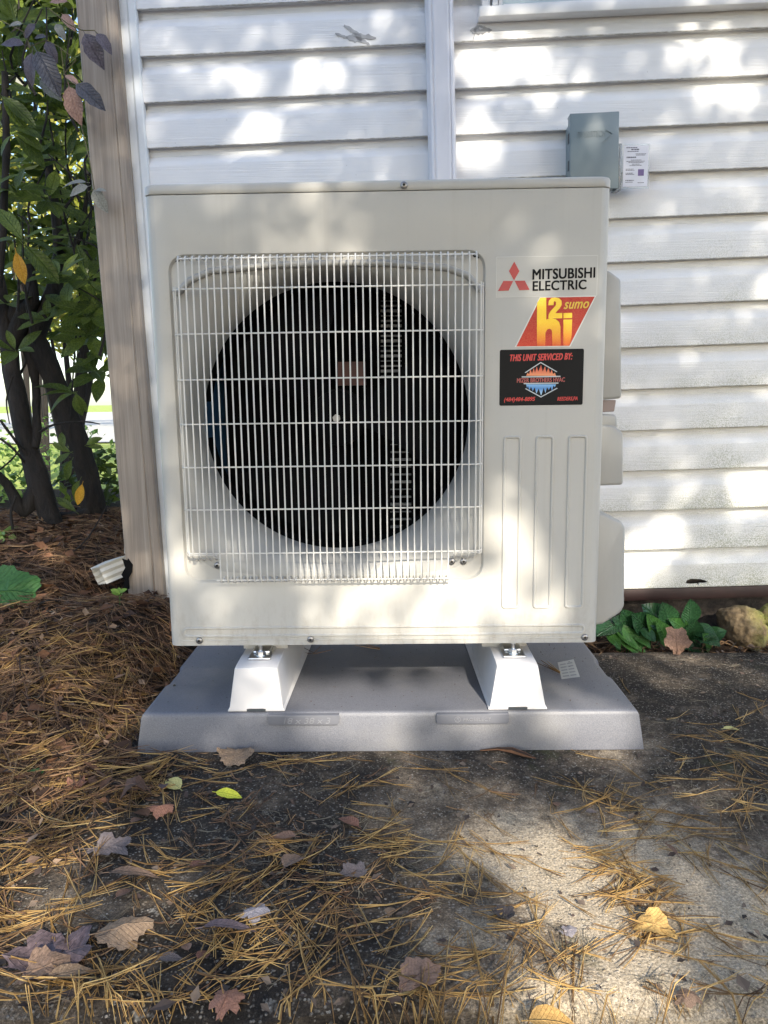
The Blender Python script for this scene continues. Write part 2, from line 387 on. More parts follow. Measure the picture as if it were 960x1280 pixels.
def surf(x, y):
    x = np.asarray(x, float); y = np.asarray(y, float)
    ins = (x > SLX0) & (x < SLX1) & (y > SLY0) & (y < SLY1)
    return np.where(ins, np.maximum(soil(x, y), slab_h(x, y)), soil(x, y))
def axis(lo, hi, step, far, g=1.35):
    a = list(np.arange(lo, hi+1e-6, step)); s = step
    while a[-1] < far: s *= g; a.append(a[-1]+s)
    s = step
    while a[0] > -far: s *= g; a.insert(0, a[0]-s)
    return np.array(a)
gx, gy = axis(-2.2, 1.6, .035, 400), axis(-1.1, 2.2, .035, 400)
GX, GY = np.meshgrid(gx, gy); GZ = soil(GX, GY)
idx = np.arange(GX.size).reshape(GX.shape)
Fq = np.stack([idx[:-1, :-1], idx[:-1, 1:], idx[1:, 1:], idx[1:, :-1]], -1).reshape(-1, 4)
tag(link('ground', np_mesh('ground', np.stack([GX, GY, GZ], -1).reshape(-1, 3), Fq, M_SOIL)), 'brown leaf mould soil and lawn reaching to the horizon', None, None, 'structure')
# slab with a worn front edge
sx_, sy_ = np.arange(SLX0, SLX1+.001, .025), np.arange(SLY0, SLY1+.001, .0245)
mb = MB(); XX, YY = np.meshgrid(sx_, sy_); ZZ = slab_h(XX, YY)
ny, nx = XX.shape
fe = .012*vnoise(XX[0], XX[0]*0, 6, 9)+.006*vnoise(XX[0], XX[0]*0, 23, 3)
YY[0] += fe; ZZ[0] -= .012; YY[1] += fe*.6
YY[-1] += .008*vnoise(XX[-1], XX[-1]*0, 9, 2)+.01*vnoise(XX[-1], XX[-1]*0, 3, 2); ZZ[-1] -= .008
V = np.stack([XX, YY, ZZ], -1).reshape(-1, 3); I = np.arange(nx*ny).reshape(ny, nx)
mb.add(V.tolist(), np.stack([I[:-1, :-1], I[:-1, 1:], I[1:, 1:], I[1:, :-1]], -1).reshape(-1, 4).tolist())
o = len(mb.v)
edge = list(I[0])+list(I[1:, -1])+list(I[-1, ::-1][1:])+list(I[::-1, 0][1:-1])
low = [(V[i][0], V[i][1], -.13) for i in edge]; mb.v += low; n = len(edge)
mb.f += [(o+k, o+(k+1) % n, edge[(k+1) % n], edge[k]) for k in range(n)]; mb.mi += [0]*n
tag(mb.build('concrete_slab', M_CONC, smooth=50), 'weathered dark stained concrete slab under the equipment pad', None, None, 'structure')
# pale sunlit drive far behind the lawn
mb = MB()
for k in range(16):
    x0 = -34+k*2.4; mb.add([(x0, 11.5+.3*math.sin(k), .012), (x0+2.4, 11.5+.3*math.sin(k+1), .012), (x0+2.4, 60, .03), (x0, 60, .03)], [(0, 1, 2, 3)])
tag(mb.build('gravel_drive', M_DRIVE, recalc=True), 'pale sunlit gravel drive beyond the lawn', None, None, 'structure')

# ------------------------------------------------------------------ house
HX, HR = Vector((0, .7033, 0)), (0, -.02127, -.007)
house = tag(empty('house', HX, HR), 'white vinyl sided house wall with taupe corner post and window behind the unit', 'house')
HM = Matrix.Translation(HX) @ (Matrix.Rotation(-.007, 4, 'Z') @ Matrix.Rotation(-.02127, 4, 'Y')); HI = HM.inverted()
def ath(x, y, v=0.):                          # pixel -> house local point on plane v
    c = HI @ CAM; d = HI.to_3x3() @ ray(x, y); return c + d*((v-c.y)/d.y)
EX = .1143; W0 = 1.5825
prof = [(.021, .0045), (.0195, .0045), (.0012, -.0002), (-.0002, .0012), (0., .004), (.0, .067), (.0012, .0715), (.0150, .092), (.0185, .097), (.0185, .122), (.021, .122)]
def plank_mesh(L0, L1, nseg, name, hole=None):
    mb = MB(); us = [L0+(L1-L0)*i/nseg for i in range(nseg+1)]; n = len(prof)
    if hole is None:
        for u in us: mb.v += [(u, p[0], p[1]) for p in prof]
        for i in range(nseg):
            for k in range(n-1): mb.f.append((i*n+k, (i+1)*n+k, (i+1)*n+k+1, i*n+k+1)); mb.mi.append(0)
    else:                                     # bottom course with a broken hole in its flat face
        fl = 4
        for a, b in ((0, fl+1), (fl+1, n)):
            sub = prof[a:b] if a == 0 else prof[a:b]
            o = len(mb.v)
            for u in (L0, L1): mb.v += [(u, p[0], p[1]) for p in sub]
            q = len(sub)
            for k in range(q-1): mb.f.append((o+k, o+q+k, o+q+k+1, o+k+1)); mb.mi.append(0)
        pl = [(L0, prof[fl][1]), (L1, prof[fl][1]), (L1, prof[fl+1][1]), (L0, prof[fl+1][1])]
        tri = tessellate_polygon([[Vector((x, z, 0)) for x, z in pl], [Vector((x, z, 0)) for x, z in hole]])
        allp = pl+hole; o = len(mb.v); mb.v += [(x, 0., z) for x, z in allp]
        for t3 in tri:
            a, b, c = [allp[i] for i in t3]; ar = (b[0]-a[0])*(c[1]-a[1])-(c[0]-a[0])*(b[1]-a[1])
            mb.f.append(tuple(o+i for i in (t3 if ar > 0 else t3[::-1]))); mb.mi.append(0)
        q = len(hole); o2 = len(mb.v)         # thickness of the broken edge
        mb.v += [(x, 0., z) for x, z in hole]+[(x, .0025, z) for x, z in hole]
        mb.f += [(o2+i, o2+(i+1) % q, o2+q+(i+1) % q, o2+q+i) for i in range(q)]; mb.mi += [0]*q
    return mb.mesh(name, M_SIDE, smooth=25)
pm = plank_mesh(-.603, 2.3, 1, 'siding_plank'); ps = plank_mesh(-3., -.02, 1, 'siding_plank_side')
h0 = ath(872, 723, 0); zb = W0-13*EX
hole = [(-.034, .012), (-.031, .021), (-.020, .0255), (-.006, .0245), (.008, .0235), (.022, .0195), (.030, .0145), (.022, .0125), (.004, .0125), (.0035, .004+.0012), (.0005, .0055), (.0, .0115), (-.018, .0105)]
hole = [(h0.x+a, b) for a, b in hole]
ph = plank_mesh(-.603, 2.3, 1, 'siding_plank_broken', hole)
for k in range(-9, 14):
    o = link('siding_plank', ph if k == 13 else pm, house, (0, 0, W0-k*EX))
    if k == 13: o['label'] = 'lowest siding plank with a broken hole near its bottom edge'
    o = link('siding_plank', ps, house, (-.735, 0.0, W0-k*EX)); o.rotation_euler = (0, 0, R(-90))
MB().box(-.70, 2.3, .026, 3.0, .10, 2.62).build('wall_core', M_FOUND, house)
MB().box(-.68, 2.3, .035, .30, -.5, .098).build('foundation', M_FOUND, house)
MB().box(-.66, 2.3, .004, .034, .060, .0945).build('flashing', M_FLASH, house, bevel=.002)
# corner: white receiver strip, taupe woodgrain corner post
mb = MB(); mb.loft([[(-.662, .012, w), (-.662, -.004, w), (-.625, -.004, w), (-.619, -.008, w), (-.604, -.008, w), (-.600, -.005, w), (-.600, .012, w)][::-1] for w in (.085, 2.62)], closed=False)
mb.build('corner_strip', M_TRIM, house, smooth=20)
mb = MB(); pr = [(-.736, .03), (-.748, .018), (-.7485, -.026), (-.7455, -.031), (-.672, -.031), (-.669, -.0285), (-.666, -.031), (-.648, -.031), (-.6435, -.027), (-.6435, .012)]
ws = [.115, .15, 2.62]
mb.loft([[(u, v, w) for u, v in pr][::-1] for w in ws], closed=False)
mb.add([(-.7485, .0, .115), (-.6435, .0, .115), (-.6435, .0, .112), (-.7485, .0, .112)], [(0, 1, 2, 3)])
mb.build('corner_post', M_WOOD, house, smooth=20)
# mud smears and cracks on the siding
M_MUD = flat('dried_mud', (.42, .42, .43), .9, 0, .2)
def smear(cx, cy, strokes):
    mb = MB(); rr = random.Random(cx)
    for (ax, ay, bx, by, w) in strokes:
        a, b = ath(cx+ax, cy+ay), ath(cx+bx, cy+by); d = (b-a); nrm = Vector((-d.z, 0, d.x)).normalized()
        ps_ = []; m_ = 9
        for i in range(m_+1):
            t = i/m_; c = a+d*t; ww = w*.0011*(math.sin(PI*(.12+.85*t))**.6)*(.6+.8*rr.random()); ps_.append((c+nrm*ww, c-nrm*ww*(.5+rr.random())))
        poly = [(q.x, q.z) for q, _ in ps_]+[(q.x, q.z) for _, q in ps_[::-1]]
        mb.prism(poly, -.0016, -.0003)
    return mb.build('mud_smear', M_MUD, house, smooth=0)
smear(444, 44, [(-25, -2, -8, 4, 3), (-12, 3, 10, 6, 6), (-14, -12, 8, 2, 4), (-4, 0, 26, 4, 6), (0, 2, 18, 12, 4)])
smear(598, 37, [(-10, 2, 2, -5, 3), (-8, 3, 16, 1, 5), (0, -5, 17, 1, 2), (0, -12, -8, 18, .8)])
# window
wl_, wb = .300, 1.650
mb = MB().box(.291, 1.42, -.036, .0, 1.6245, 1.6495); mb.build('window_sill', M_FRAME, house, bevel=.003)
win = MB().box(wl_, wl_+.022, -.022, .0, 1.652, 2.55).box(wl_+.026, wl_+.040, -.030, 0, 1.652, 2.55).box(wl_+.043, wl_+.054, -.016, 0, 1.652, 2.55).box(1.36, 1.41, -.022, 0, 1.652, 2.55).box(wl_+.055, 1.359, -.022, 0, 2.5, 2.55).box(wl_+.055, 1.359, -.018, 0, 1.652, 1.660).build('window', M_FRAME, house, bevel=.0015, bseg=1)
MB().box(wl_+.055, 1.359, -.008, -.003, 1.661, 2.499).build('pane', M_GLASS, win)

# ------------------------------------------------------------------ line set cover (white vertical duct)
duct = tag(empty('line_set_cover', HM @ Vector((.1905, 0, .4)), HR), 'white vertical plastic line set duct fixed to the siding above the unit', 'pipe cover')
mb = MB(); half = [(-.0365, -.001), (-.0365, -.010), (-.034, -.014), (-.034, -.050), (-.029, -.062), (-.0235, -.064), (-.0225, -.0615), (-.0205, -.0615), (-.0195, -.064), (-.016, -.0655)]
pr = half+[(-a, b) for a, b in half[::-1]]
mb.loft([[(u, v, w) for u, v in pr][::-1] for w in (0, 1.1, 2.2)], closed=False); mb.build('duct_cover', M_DUCT, duct, smooth=22)

# ------------------------------------------------------------------ disconnect box
b0 = ath(713, 142, -.08); b1 = ath(774, 141, -.08)
bw = b1.x-b0.x; bh = .185
box = tag(empty('disconnect_box', HM @ Vector((b0.x, 0, b0.z-bh)), HR), 'blue grey steel electrical disconnect box on the siding above the unit corner', 'electrical box')
mb = MB(); D0, D1 = -.08, -.013
mb.prism(rrect(.006, bw-.005, .004, bh-.010, .003, 2), D0+.01, -.001)
mb.build('enclosure', M_BOX, box, bevel=.0015, bseg=1)
mb = MB()                                       # folded cover: front and two side flanges
mb.box(0, bw, D0, D0+.002, 0, bh).box(bw-.002, bw, D0+.002, D0+.045, 0, bh).box(0, bw-.002, D0+.002, D0+.035, bh-.002, bh).box(0, .002, D0+.002, D0+.028, 0, bh-.002)
mb.build('cover', M_BOX, box, bevel=.0008, bseg=2)
for z in (.052, .118): MB().box(-.0012, .0022, D0+.012, D0+.024, z, z+.024).build('side_slot', M_BOXD, box)
link('embossed_lettering', text_mesh('DIVERSITECH', M_BOX, .018, .088, bh-.0585, bh-.0435, D0-.0002, .0008, -.004), box)
mb = MB(); x0 = .090
mb.prism([(x0, bh-.042), (x0+.0185, bh-.052), (x0-.010, bh-.075), (x0-.0085, bh-.0725), (x0+.0155, bh-.0522), (x0, bh-.0445)], D0-.0016, D0); mb.build('embossed_arrow', M_BOX, box)
# plastic pouch with an information card
c0 = ath(779, 183, -.055); c1 = ath(810, 232, -.055)
card = tag(empty('information_card', HM @ Vector((c0.x, -.055, c1.z)), HR), 'small printed white card in a clear plastic pouch beside the grey box', 'label card')
cw, ch = c1.x-c0.x, c0.z-c1.z
card.rotation_euler = (R(3), -.02127, R(4))
MB().box(-.008, cw+.004, .0008, .0018, -.006, ch+.004).build('pouch', M_CLEAR, card)
MB().box(-.020, -.004, .0, .030, -.010, ch+.006).build('pouch_fold', M_CLEAR, card, bevel=.002)
MB().box(0, cw, 0, .0006, 0, ch).build('card', M_CARD, card)
mb = MB(); rr = random.Random(5)
for z, x0_, x1_, hh in [(.94, .1, .55, .02), (.89, .3, .62, .03), (.85, .15, .6, .018), (.79, .48, .9, .014), (.76, .5, .88, .014), (.70, .12, .5, .03), (.64, .3, .72, .014), (.61, .12, .86, .014), (.58, .2, .8, .014), (.54, .35, .66, .014), (.51, .25, .75, .014), (.42, .1, .42, .014), (.39, .1, .45, .014), (.32, .1, .4, .016), (.29, .1, .46, .014), (.14, .1, .45, .02), (.10, .1, .4, .014), (.08, .6, .85, .016)]:
    x = x0_
    while x < x1_:
        w = rr.uniform(.03, .09); mb.box(x*cw, min(x+w, x1_)*cw, -.0003, 0, z*ch, (z+hh)*ch); x += w+.014
mb.build('print', M_PRINT, card)
MB().box(.60*cw, .84*cw, -.0003, 0, .26*ch, .42*ch).build('hologram', M_VIO, card)

# ------------------------------------------------------------------ outdoor heat pump unit (meshes in world coordinates, root at its base)
ZB, ZT, HWU, DEP = .1894, 1.0522, .42, .33
unit = tag(empty('heat_pump_unit', (0, 0, ZB)), 'warm grey outdoor heat pump unit with a large round fan behind a white wire grille', 'heat pump')
OFF = (0, 0, -ZB)
FC = at(420, 523, .0925); FC.y = 0; RR = .2655
def star(poly, th):                            # distance from the fan centre to a polygon along an angle
    c, s = math.cos(th), math.sin(th); best = 9
    for i in range(len(poly)):
        ax, az = poly[i][0]-FC.x, poly[i][1]-FC.z; bx, bz = poly[(i+1) % len(poly)][0]-FC.x, poly[(i+1) % len(poly)][1]-FC.z
        dx, dz = bx-ax, bz-az; den = c*dz-s*dx
        if abs(den) < 1e-12: continue
        t = (ax*dz-az*dx)/den; u = (ax*s-az*c)/den*-1 if False else (ax*s-az*c)/(-(dx*s-dz*c)) if abs(dx*s-dz*c) > 1e-12 else -1
        if t > 0 and -1e-6 <= u <= 1+1e-6: best = min(best, t)
    return best
panel = [(-.402, ZB), (.402, ZB), (.402, 1.0325), (-.402, 1.0325)]
rec = rrect(-.384, .197, .3155, .931, .032, 8); rec2 = rrect(-.3795, .1925, .320, .9265, .029, 8)
bell = [(-.372, .86), (-.345, .885), (-.305, .900), (-.19, .908), (.015, .908), (.125, .899), (.165, .884), (.187, .858), (.187, .40), (.176, .362), (.14, .338), (.06, .328), (-.23, .328), (-.32, .338), (-.357, .362), (-.372, .40)]
ths = sorted(set([round(2*PI*i/144, 6) for i in range(144)]+[round(math.atan2(z-FC.z, x-FC.x) % (2*PI), 6) for P in (panel, rec) for x, z in P]))
def loop(poly, y): return [(FC.x+math.cos(t)*star(poly, t), y, FC.z+math.sin(t)*star(poly, t)) for t in ths]
Lp, Lr, Lr2, Lb = loop(panel, 0), loop(rec, 0), loop(rec2, .0075), loop(bell, .0075)
Lr1 = [tuple(Vector(a)*.7+Vector(b)*.3-Vector((0, .0018, 0))) for a, b in zip(Lr, Lr2)]
mb = MB(); mb.loft([Lp, Lr, Lr1, Lr2, Lb])
for sx in (-1, 1):                             # rounded corners, sides
    arc = [(sx*(.402+.018*math.sin(R(a))), .018-.018*math.cos(R(a))) for a in (0, 15, 30, 45, 60, 75, 90)]+[(sx*.42, DEP)]
    rows = [[(x, y, z) for x, y in arc] for z in (ZB, .6, 1.0325)]
    mb.loft(rows if sx > 0 else rows[::-1], closed=False)
mb.box(-.419, .419, DEP-.002, DEP, ZB, 1.0325)
mb.box(-.415, .415, .004, DEP-.003, ZB, ZB+.003)
mb.build('casing', M_UNIT, unit, OFF, smooth=32)
mb = MB(); hem = rrect(-.4205, .4205, -.0008, .33, .0185, 6)
mb.loft([[(x, y, z) for x, y in rrect(-.421+i, .421-i, -.001+i, .332-i, .0185, 6)] for i, z in ((0.0006, 1.0338), (0, 1.0345), (0, 1.0475), (.0015, 1.0508), (.005, 1.0522))][::1])
mb.f.append(tuple(range(len(mb.v)-28, len(mb.v)))); mb.mi.append(0); mb.f.append(tuple(range(28))[::-1]); mb.mi.append(0)
mb.build('top_lid', M_UNIT, unit, OFF, smooth=45)
# bell mouth: smooth funnel from the recess floor to the fan throat
loops = []
for i in range(15):
    s = i/14; k = math.sin(s*PI/2); d = 1-math.cos(s*PI/2)
    loops.append([(FC.x+math.cos(t)*(star(bell, t)*(1-k)+RR*k), .0075+.085*d, FC.z+math.sin(t)*(star(bell, t)*(1-k)+RR*k)) for t in ths])
loops.append([(FC.x+math.cos(t)*RR, .102, FC.z+math.sin(t)*RR) for t in ths])
bm_ = MB().loft(loops).build('bell_mouth', M_UNITP, unit, OFF, smooth=60)
mb = MB(); topb = [(-.372, .86), (-.345, .885), (-.305, .901), (-.19, .9095), (-.0865, .911), (.015, .9095), (.125, .9), (.165, .885), (.187, .858)]
mb.tube([(x, .004, z) for x, z in topb], .0062, 8)
mb.build('bell_lip', M_UNITP, unit, OFF, smooth=60)
mb = MB(); t = [2*PI*i/64 for i in range(64)]
mb.loft([[(FC.x+math.cos(a)*RR, y, FC.z+math.sin(a)*RR) for a in t] for y in (.1015, .16)])
mb.build('fan_shroud', M_DARK, unit, OFF)
MB().box(-.41, .245, .285, .32, .2, 1.02).build('condenser_coil', M_DARK, unit, OFF)
MB().box(-.405, -.352, .10, .27, .45, .78).build('coil_side', M_BLUE, unit, OFF)
mb = MB().box(-.10, -.075, .24, .262, .2, 1.0).box(.005, .03, .24, .262, .2, 1.0); mb.build('motor_bracket', M_DARK, unit, OFF)
pa = at(440, 470, .235); MB().box(pa.x-.03, pa.x+.03, .225, .24, pa.z-.02, pa.z+.03).build('warning_tag', flat('dull_red_tag', (.06, .012, .010), .5), unit, OFF)
for (xa, xb, ya, yb, n) in ((476, 502, 376, 470, 16), (488, 514, 556, 668, 13)):  # pale strips stand in for the stripes of light inside the casing
    for i in range(n):
        yy = ya+(yb-ya)*i/(n-1); q0, q1 = at(xa, yy, .225), at(xb, yy, .225); h = .0008+.0009*((i*7) % 3)
        MB().box(q0.x, q1.x, .225, .235, q0.z-h, q0.z+h).build('lit_slot_strip', M_LITSLOT, unit, OFF)
fan = empty('fan', (FC.x, .135, FC.z-ZB)); fan.parent = unit
mb = MB(); mb.loft([[(math.cos(a)*r, y, math.sin(a)*r) for a in t[::2]] for r, y in ((.004, -.022), (.03, -.022), (.055, -.012), (.06, .04))]); mb.build('hub', M_BLADE, fan)
MB().tube([(0, -.034, 0), (0, -.022, 0)], .008, 6).build('hub_nut', M_SCREW, fan)
mb = MB(); rows = []
for i in range(9):
    r = .055+.19*i/8; w0 = -.35-.25*i/8; w1 = .55+.1*i/8
    rows.append([(math.cos(w0+(w1-w0)*k/8)*r, -.02+.05*k/8+.008*math.sin(PI*k/8), math.sin(w0+(w1-w0)*k/8)*r) for k in range(9)])
mb.loft(rows, closed=False); bl = mb.mesh('fan_blade', M_BLADE, 60)
for k in range(3):
    o = link('fan_blade', bl, fan); o.rotation_euler = (0, R(120*k-2), 0)
# grille: every wire a piece of its own
gr = empty('fan_grille', (0, 0, -ZB)); gr.parent = unit
GY, GR = -.027, .0015
vx = [-.357+i*(.534/42) for i in range(43)]
def wire(path, r=GR): return MB().tube(path, r, 6).mesh('grille_wire', M_WIRE, 60)
long_ = wire([(0, .005, .921), (0, -.012, .9235), (0, -.022, .922), (0, -.0265, .917), (0, GY, .905), (0, GY-.002, .62), (0, GY, .335), (0, -.0255, .3255), (0, -.020, .322), (0, -.008, .323), (0, .006, .326)])
short_ = wire([(0, .005, .921), (0, -.012, .9235), (0, -.022, .922), (0, -.0265, .917), (0, GY, .905), (0, GY-.001, .62), (0, GY, .380), (0, -.024, .372), (0, -.012, .366), (0, .006, .360)])
for i, x in enumerate(vx): link('grille_wire', short_ if i < 4 or i > 38 else long_, gr, (x, 0, 0))
sidew = wire([(0, 0, .871), (0, 0, .373)])
for x, y in ((-.3655, -.021), (-.3715, -.010), (-.374, .001), (.1855, -.021), (.1905, -.010)): link('grille_wire', sidew, gr, (x, y, 0))
def hw(x0, x1, z):
    return wire([(x0-.017, .006, z), (x0-.0155, -.010, z), (x0-.0085, -.0205, z), (x0, -.0245, z), ((x0+x1)/2, -.0262, z), (x1, -.0245, z), (x1+.0085, -.0205, z), (x1+.0135, -.010, z), (x1+.015, .006, z)])
for z in (.865, .786, .704, .623, .543, .463, .379): link('grille_wire', hw(-.357, .177, z), gr)
for z, a, b in ((.9175, -.357, .177), (.3265, -.315, .135)): link('grille_wire', wire([(a, -.0243, z), (b, -.0243, z)]), gr)
for z, a, b in ((.372, -.372, -.316), (.372, .137, .192)): link('grille_wire', wire([(a, -.008, z), (b, -.008, z)]), gr)
# embossed ribs
def rib(x0, x1, z0, z1, nm='embossed_rib', r=.007):
    mb = MB(); fr = rrect(x0, x1, z0, z1, r, 4); fi = rrect(x0+.0035, x1-.0035, z0+.0035, z1-.0035, r*.7, 4); fj = rrect(x0+.0055, x1-.0055, z0+.0055, z1-.0055, r*.5, 4)
    mb.loft([[(x, .0004, z) for x, z in fr], [(x, -.0030, z) for x, z in rrect(x0+.0015, x1-.0015, z0+.0015, z1-.0015, r*.9, 4)], [(x, -.0030, z) for x, z in fi], [(x, -.0003, z) for x, z in fj]])
    mb.f.append(tuple(range(len(mb.v)-20, len(mb.v)))); mb.mi.append(0)
    return mb.build(nm, M_UNIT, unit, OFF, smooth=35, recalc=True)
for a, b in ((.2305, .2655), (.291, .3265), (.352, .3895)): rib(a, b, .2585, .5935)
rib(-.3935, .3945, .2060, .2275, 'base_rib', .0095)
MB().box(-.345, .385, -.0012, .0005, .1985, .2005).build('base_bead', M_UNIT, unit, OFF, bevel=.0005)
MB().box(-.394, -.372, -.0012, .0005, .1985, .2005).build('base_bead', M_UNIT, unit, OFF, bevel=.0005)
scr = MB(); scr.loft([[(math.cos(a)*r, y, math.sin(a)*r) for a in t[::4]] for r, y in ((.0068, 0), (.0062, -.0022), (.004, -.0034), (.0022, -.0034), (.0018, -.0020), (.0001, -.0018))])
scr.mi = [0]*(16*3)+[1]*(16*2); sm = scr.mesh('screw', [M_SCREW, M_SOCKET], 30, recalc=True)
for x, z, y in ((-.361, .2, -.001), (-.142, .2005, -.001), (.394, .2, -.001), (.049, 1.042, -.0015), (-.320, .349, .0065), (.135, .352, .0065), (.158, .352, .0065)): link('screw', sm, unit, (x, y, z-ZB))
for x, z in ((-.372, .921), (-.366, .921), (.177, .921), (.183, .919)):
    MB().tube([(x, .0074, z), (x, .0070, z)], .0035, 10).build('bolt_hole', M_SOCKET, unit, OFF)
# covers on the right flank
def cover(nm, poly, y0, y1, mat=M_UNITP, bv=.006): return MB().prism(poly, y0, y1).build(nm, mat, unit, OFF, bevel=bv, bseg=3)
cover('service_cover', [(.40, .905), (.445, .905), (.469, .888), (.478, .66), (.40, .655)], .09, .27)
cover('handle_recess', [(.40, .657), (.470, .657), (.467, .634), (.40, .632)], .10, .26, M_RECESS, .002)
cover('cover_step', [(.40, .634), (.470, .628), (.473, .60), (.40, .598)], .092, .265)
cover('handle_cover', [(.40, .608), (.463, .608), (.482, .592), (.486, .488), (.40, .486)], .085, .26)
cover('valve_cover', [(.40, .440), (.445, .432), (.489, .412), (.495, .398), (.499, .235), (.492, .221), (.455, .196), (.40, .19)], .09, .29, M_UNITP, .009)
# stickers
P = lambda x, y: (lambda v: (v.x, v.z))(at(x, y, 0))
Z4 = lambda x, y: P(600+x/4.8, 300+y/4.8)      # from a 4.8 times enlargement of the sticker area
st = empty('brand_sticker', (0, 0, -ZB)); st.parent = unit
MB().box(.2155, .3985, -.0003, .0002, .8455, .9165).build('clear_film', M_FILM, st)
mb = MB()
for a, b, c, d in ((.2155, .3985, .9158, .9165), (.2155, .3985, .8455, .846), (.3979, .3985, .8455, .9165), (.2155, .2159, .8455, .9165)): mb.box(a, b, -.0005, -.0002, c, d)
mb.build('film_edge', M_FILMEDGE, st)
for q in (((205, 130), (236, 187), (204, 243), (173, 187)), ((140, 246), (199, 246), (171, 304), (107, 306)), ((207, 245), (268, 244), (297, 299), (236, 302))):
    MB().prism([Z4(*v) for v in q], -.0009, -.0004).build('red_diamond', M_RED, st)
(x0, z1), (x1, z0) = Z4(317, 173), Z4(688, 234)
link('lettering', text_mesh('MITSUBISHI', M_INK, x0, x1, z0+.0006, z1-.0010, -.0004, .0005, .034, 0, .016), st)
(x0, z1), (x1, z0) = Z4(318, 243), Z4(636, 301)
link('lettering', text_mesh('ELECTRIC', M_INK, x0, x1, z0+.0002, z1-.0016, -.0004, .0005, .034, 0, .016), st)
sg = empty('foil_sticker', (0, 0, -ZB)); sg.parent = unit
MB().prism([Z4(*v) for v in ((358, 343), (697, 335), (542, 640), (208, 643))], -.0004, .0002).build('sticker_backing', M_PAPER, sg)
MB().prism([Z4(*v) for v in ((364, 346), (688, 340), (536, 635), (218, 639))], -.0007, -.0003).build('foil_panel', M_FRED, sg)
hgl = [(362, 346), (397, 346), (397, 478)]+[(412, 472), (430, 470), (455, 476), (474, 492), (482, 520), (483, 636), (433, 636), (432, 552), (428, 538), (416, 532), (402, 538), (392, 556), (391, 637), (341, 637), (342, 378)]
MB().prism([Z4(*v) for v in hgl], -.0010, -.0006).build('gold_lettering', M_FYEL, sg)
MB().prism([Z4(*v) for v in ((500, 478), (552, 477), (549, 570), (541, 615), (532, 635), (499, 635))], -.0010, -.0006).build('gold_lettering', M_FYEL, sg)
MB().prism([Z4(*v) for v in ((500, 439), (552, 437), (552, 468), (500, 470))], -.0010, -.0006).build('gold_lettering', M_FYEL, sg)
two = [(409, 392), (412, 365), (428, 349), (450, 345), (474, 350), (489, 366), (489, 390), (478, 410), (460, 428), (452, 440), (493, 438), (493, 470), (409, 471), (411, 448), (424, 425), (444, 405), (455, 390), (456, 374), (449, 367), (442, 372), (441, 391)]
MB().prism([Z4(*v) for v in two], -.0012, -.0008).build('gold_lettering', M_FYEL, sg)
(x0, z1), (x1, z0) = Z4(504, 370), Z4(652, 412)
link('gold_lettering', text_mesh('sumo', flat('yellow_print', (.85, .60, .05), .35), x0, x1, z0, z1-.0012, -.0007, .0004, .03, .35, .02), sg)
sv = empty('service_sticker', (0, 0, -ZB)); sv.parent = unit
(x0, z1), (x1, z0) = Z4(119, 659), Z4(615, 988)
MB().prism(rrect(x0, x1, z0, z1, .003, 4), -.0005, .0002).build('black_panel', M_BLACK, sv)
def tx(s, a, b, c, d, mat=M_PRED, bold=.035, shear=.25, sl=.012):
    (x0, z1), (x1, z0) = Z4(a, b), Z4(c, d); link('printed_lettering', text_mesh(s, mat, x0, x1, z0, z1, -.0005, .0004, bold, shear, sl), sv)
tx('THIS UNIT SERVICED BY:', 180, 688, 553, 722, bold=.035)
tx('MIZER BROTHERS HVAC', 222, 830, 508, 852, flat('dusty_red_print', (.5, .10, .09), .4), .03, 0, .006)
tx('(484)484-8895', 145, 946, 330, 974, bold=.018); tx('REEDERS,PA', 464, 942, 584, 966, bold=.018)
hx = [(364, 732), (464, 790), (466, 890), (365, 945), (270, 893), (268, 795)]
hexo = [Z4(*v) for v in hx]; hc = Z4(366, 840)
ins = [(hc[0]+(x-hc[0])*.94, hc[1]+(z-hc[1])*.94) for x, z in hexo]
for i in (0, 5, 2, 3):
    j = (i+1) % 6; a, b, c, d = hexo[i], hexo[j], ins[j], ins[i]
    MB().prism([a, b, c, d], -.0008, -.0004).build('hexagon_edge', M_SILV, sv)
for (a, b, c, d) in ((250, 818, 482, 822), (262, 858, 470, 862)):
    (x0, z1), (x1, z0) = Z4(a, b), Z4(c, d); MB().box(x0, x1, -.0008, -.0004, z0, z1).build('hexagon_bar', M_SILV, sv)
fz0, fz1 = Z4(0, 815)[1], Z4(0, 745)[1]
M_FLAME = m_grad('printed_flame', fz0, fz1, [(0., (.9, .30, .12)), (.45, (.75, .12, .05)), (1., (.45, .03, .03))])
M_ICE = m_grad('printed_ice', Z4(0, 930)[1], Z4(0, 865)[1], [(0., (.45, .7, .9)), (.5, (.05, .25, .62)), (1., (.25, .55, .85))])
rr = random.Random(3)
fl = [(276, 815)]
for i, (x, y) in enumerate([(286, 795), (294, 806), (302, 775), (312, 800), (322, 768), (330, 796), (340, 758), (350, 790), (366, 748), (376, 790), (390, 756), (398, 796), (410, 766), (420, 800), (430, 778), (438, 804), (448, 796), (456, 815)]): fl.append((x, y))
MB().prism([Z4(*v) for v in fl], -.0008, -.0004).build('printed_flame', M_FLAME, sv)
ic = [(276, 866), (456, 866), (448, 884), (440, 872), (432, 908), (424, 880), (412, 900), (402, 882), (392, 918), (382, 886), (366, 934), (352, 890), (338, 922), (328, 884), (316, 906), (306, 880), (296, 902), (288, 876), (282, 888)]
MB().prism([Z4(*v) for v in ic], -.0008, -.0004).build('printed_ice', M_ICE, sv)
for sx in (-.24, .245):
    for y in (.05, .28): MB().box(sx-.045, sx+.045, y, y+.03, .1655, ZB+.001).build('base_foot', M_UNIT, unit, OFF)

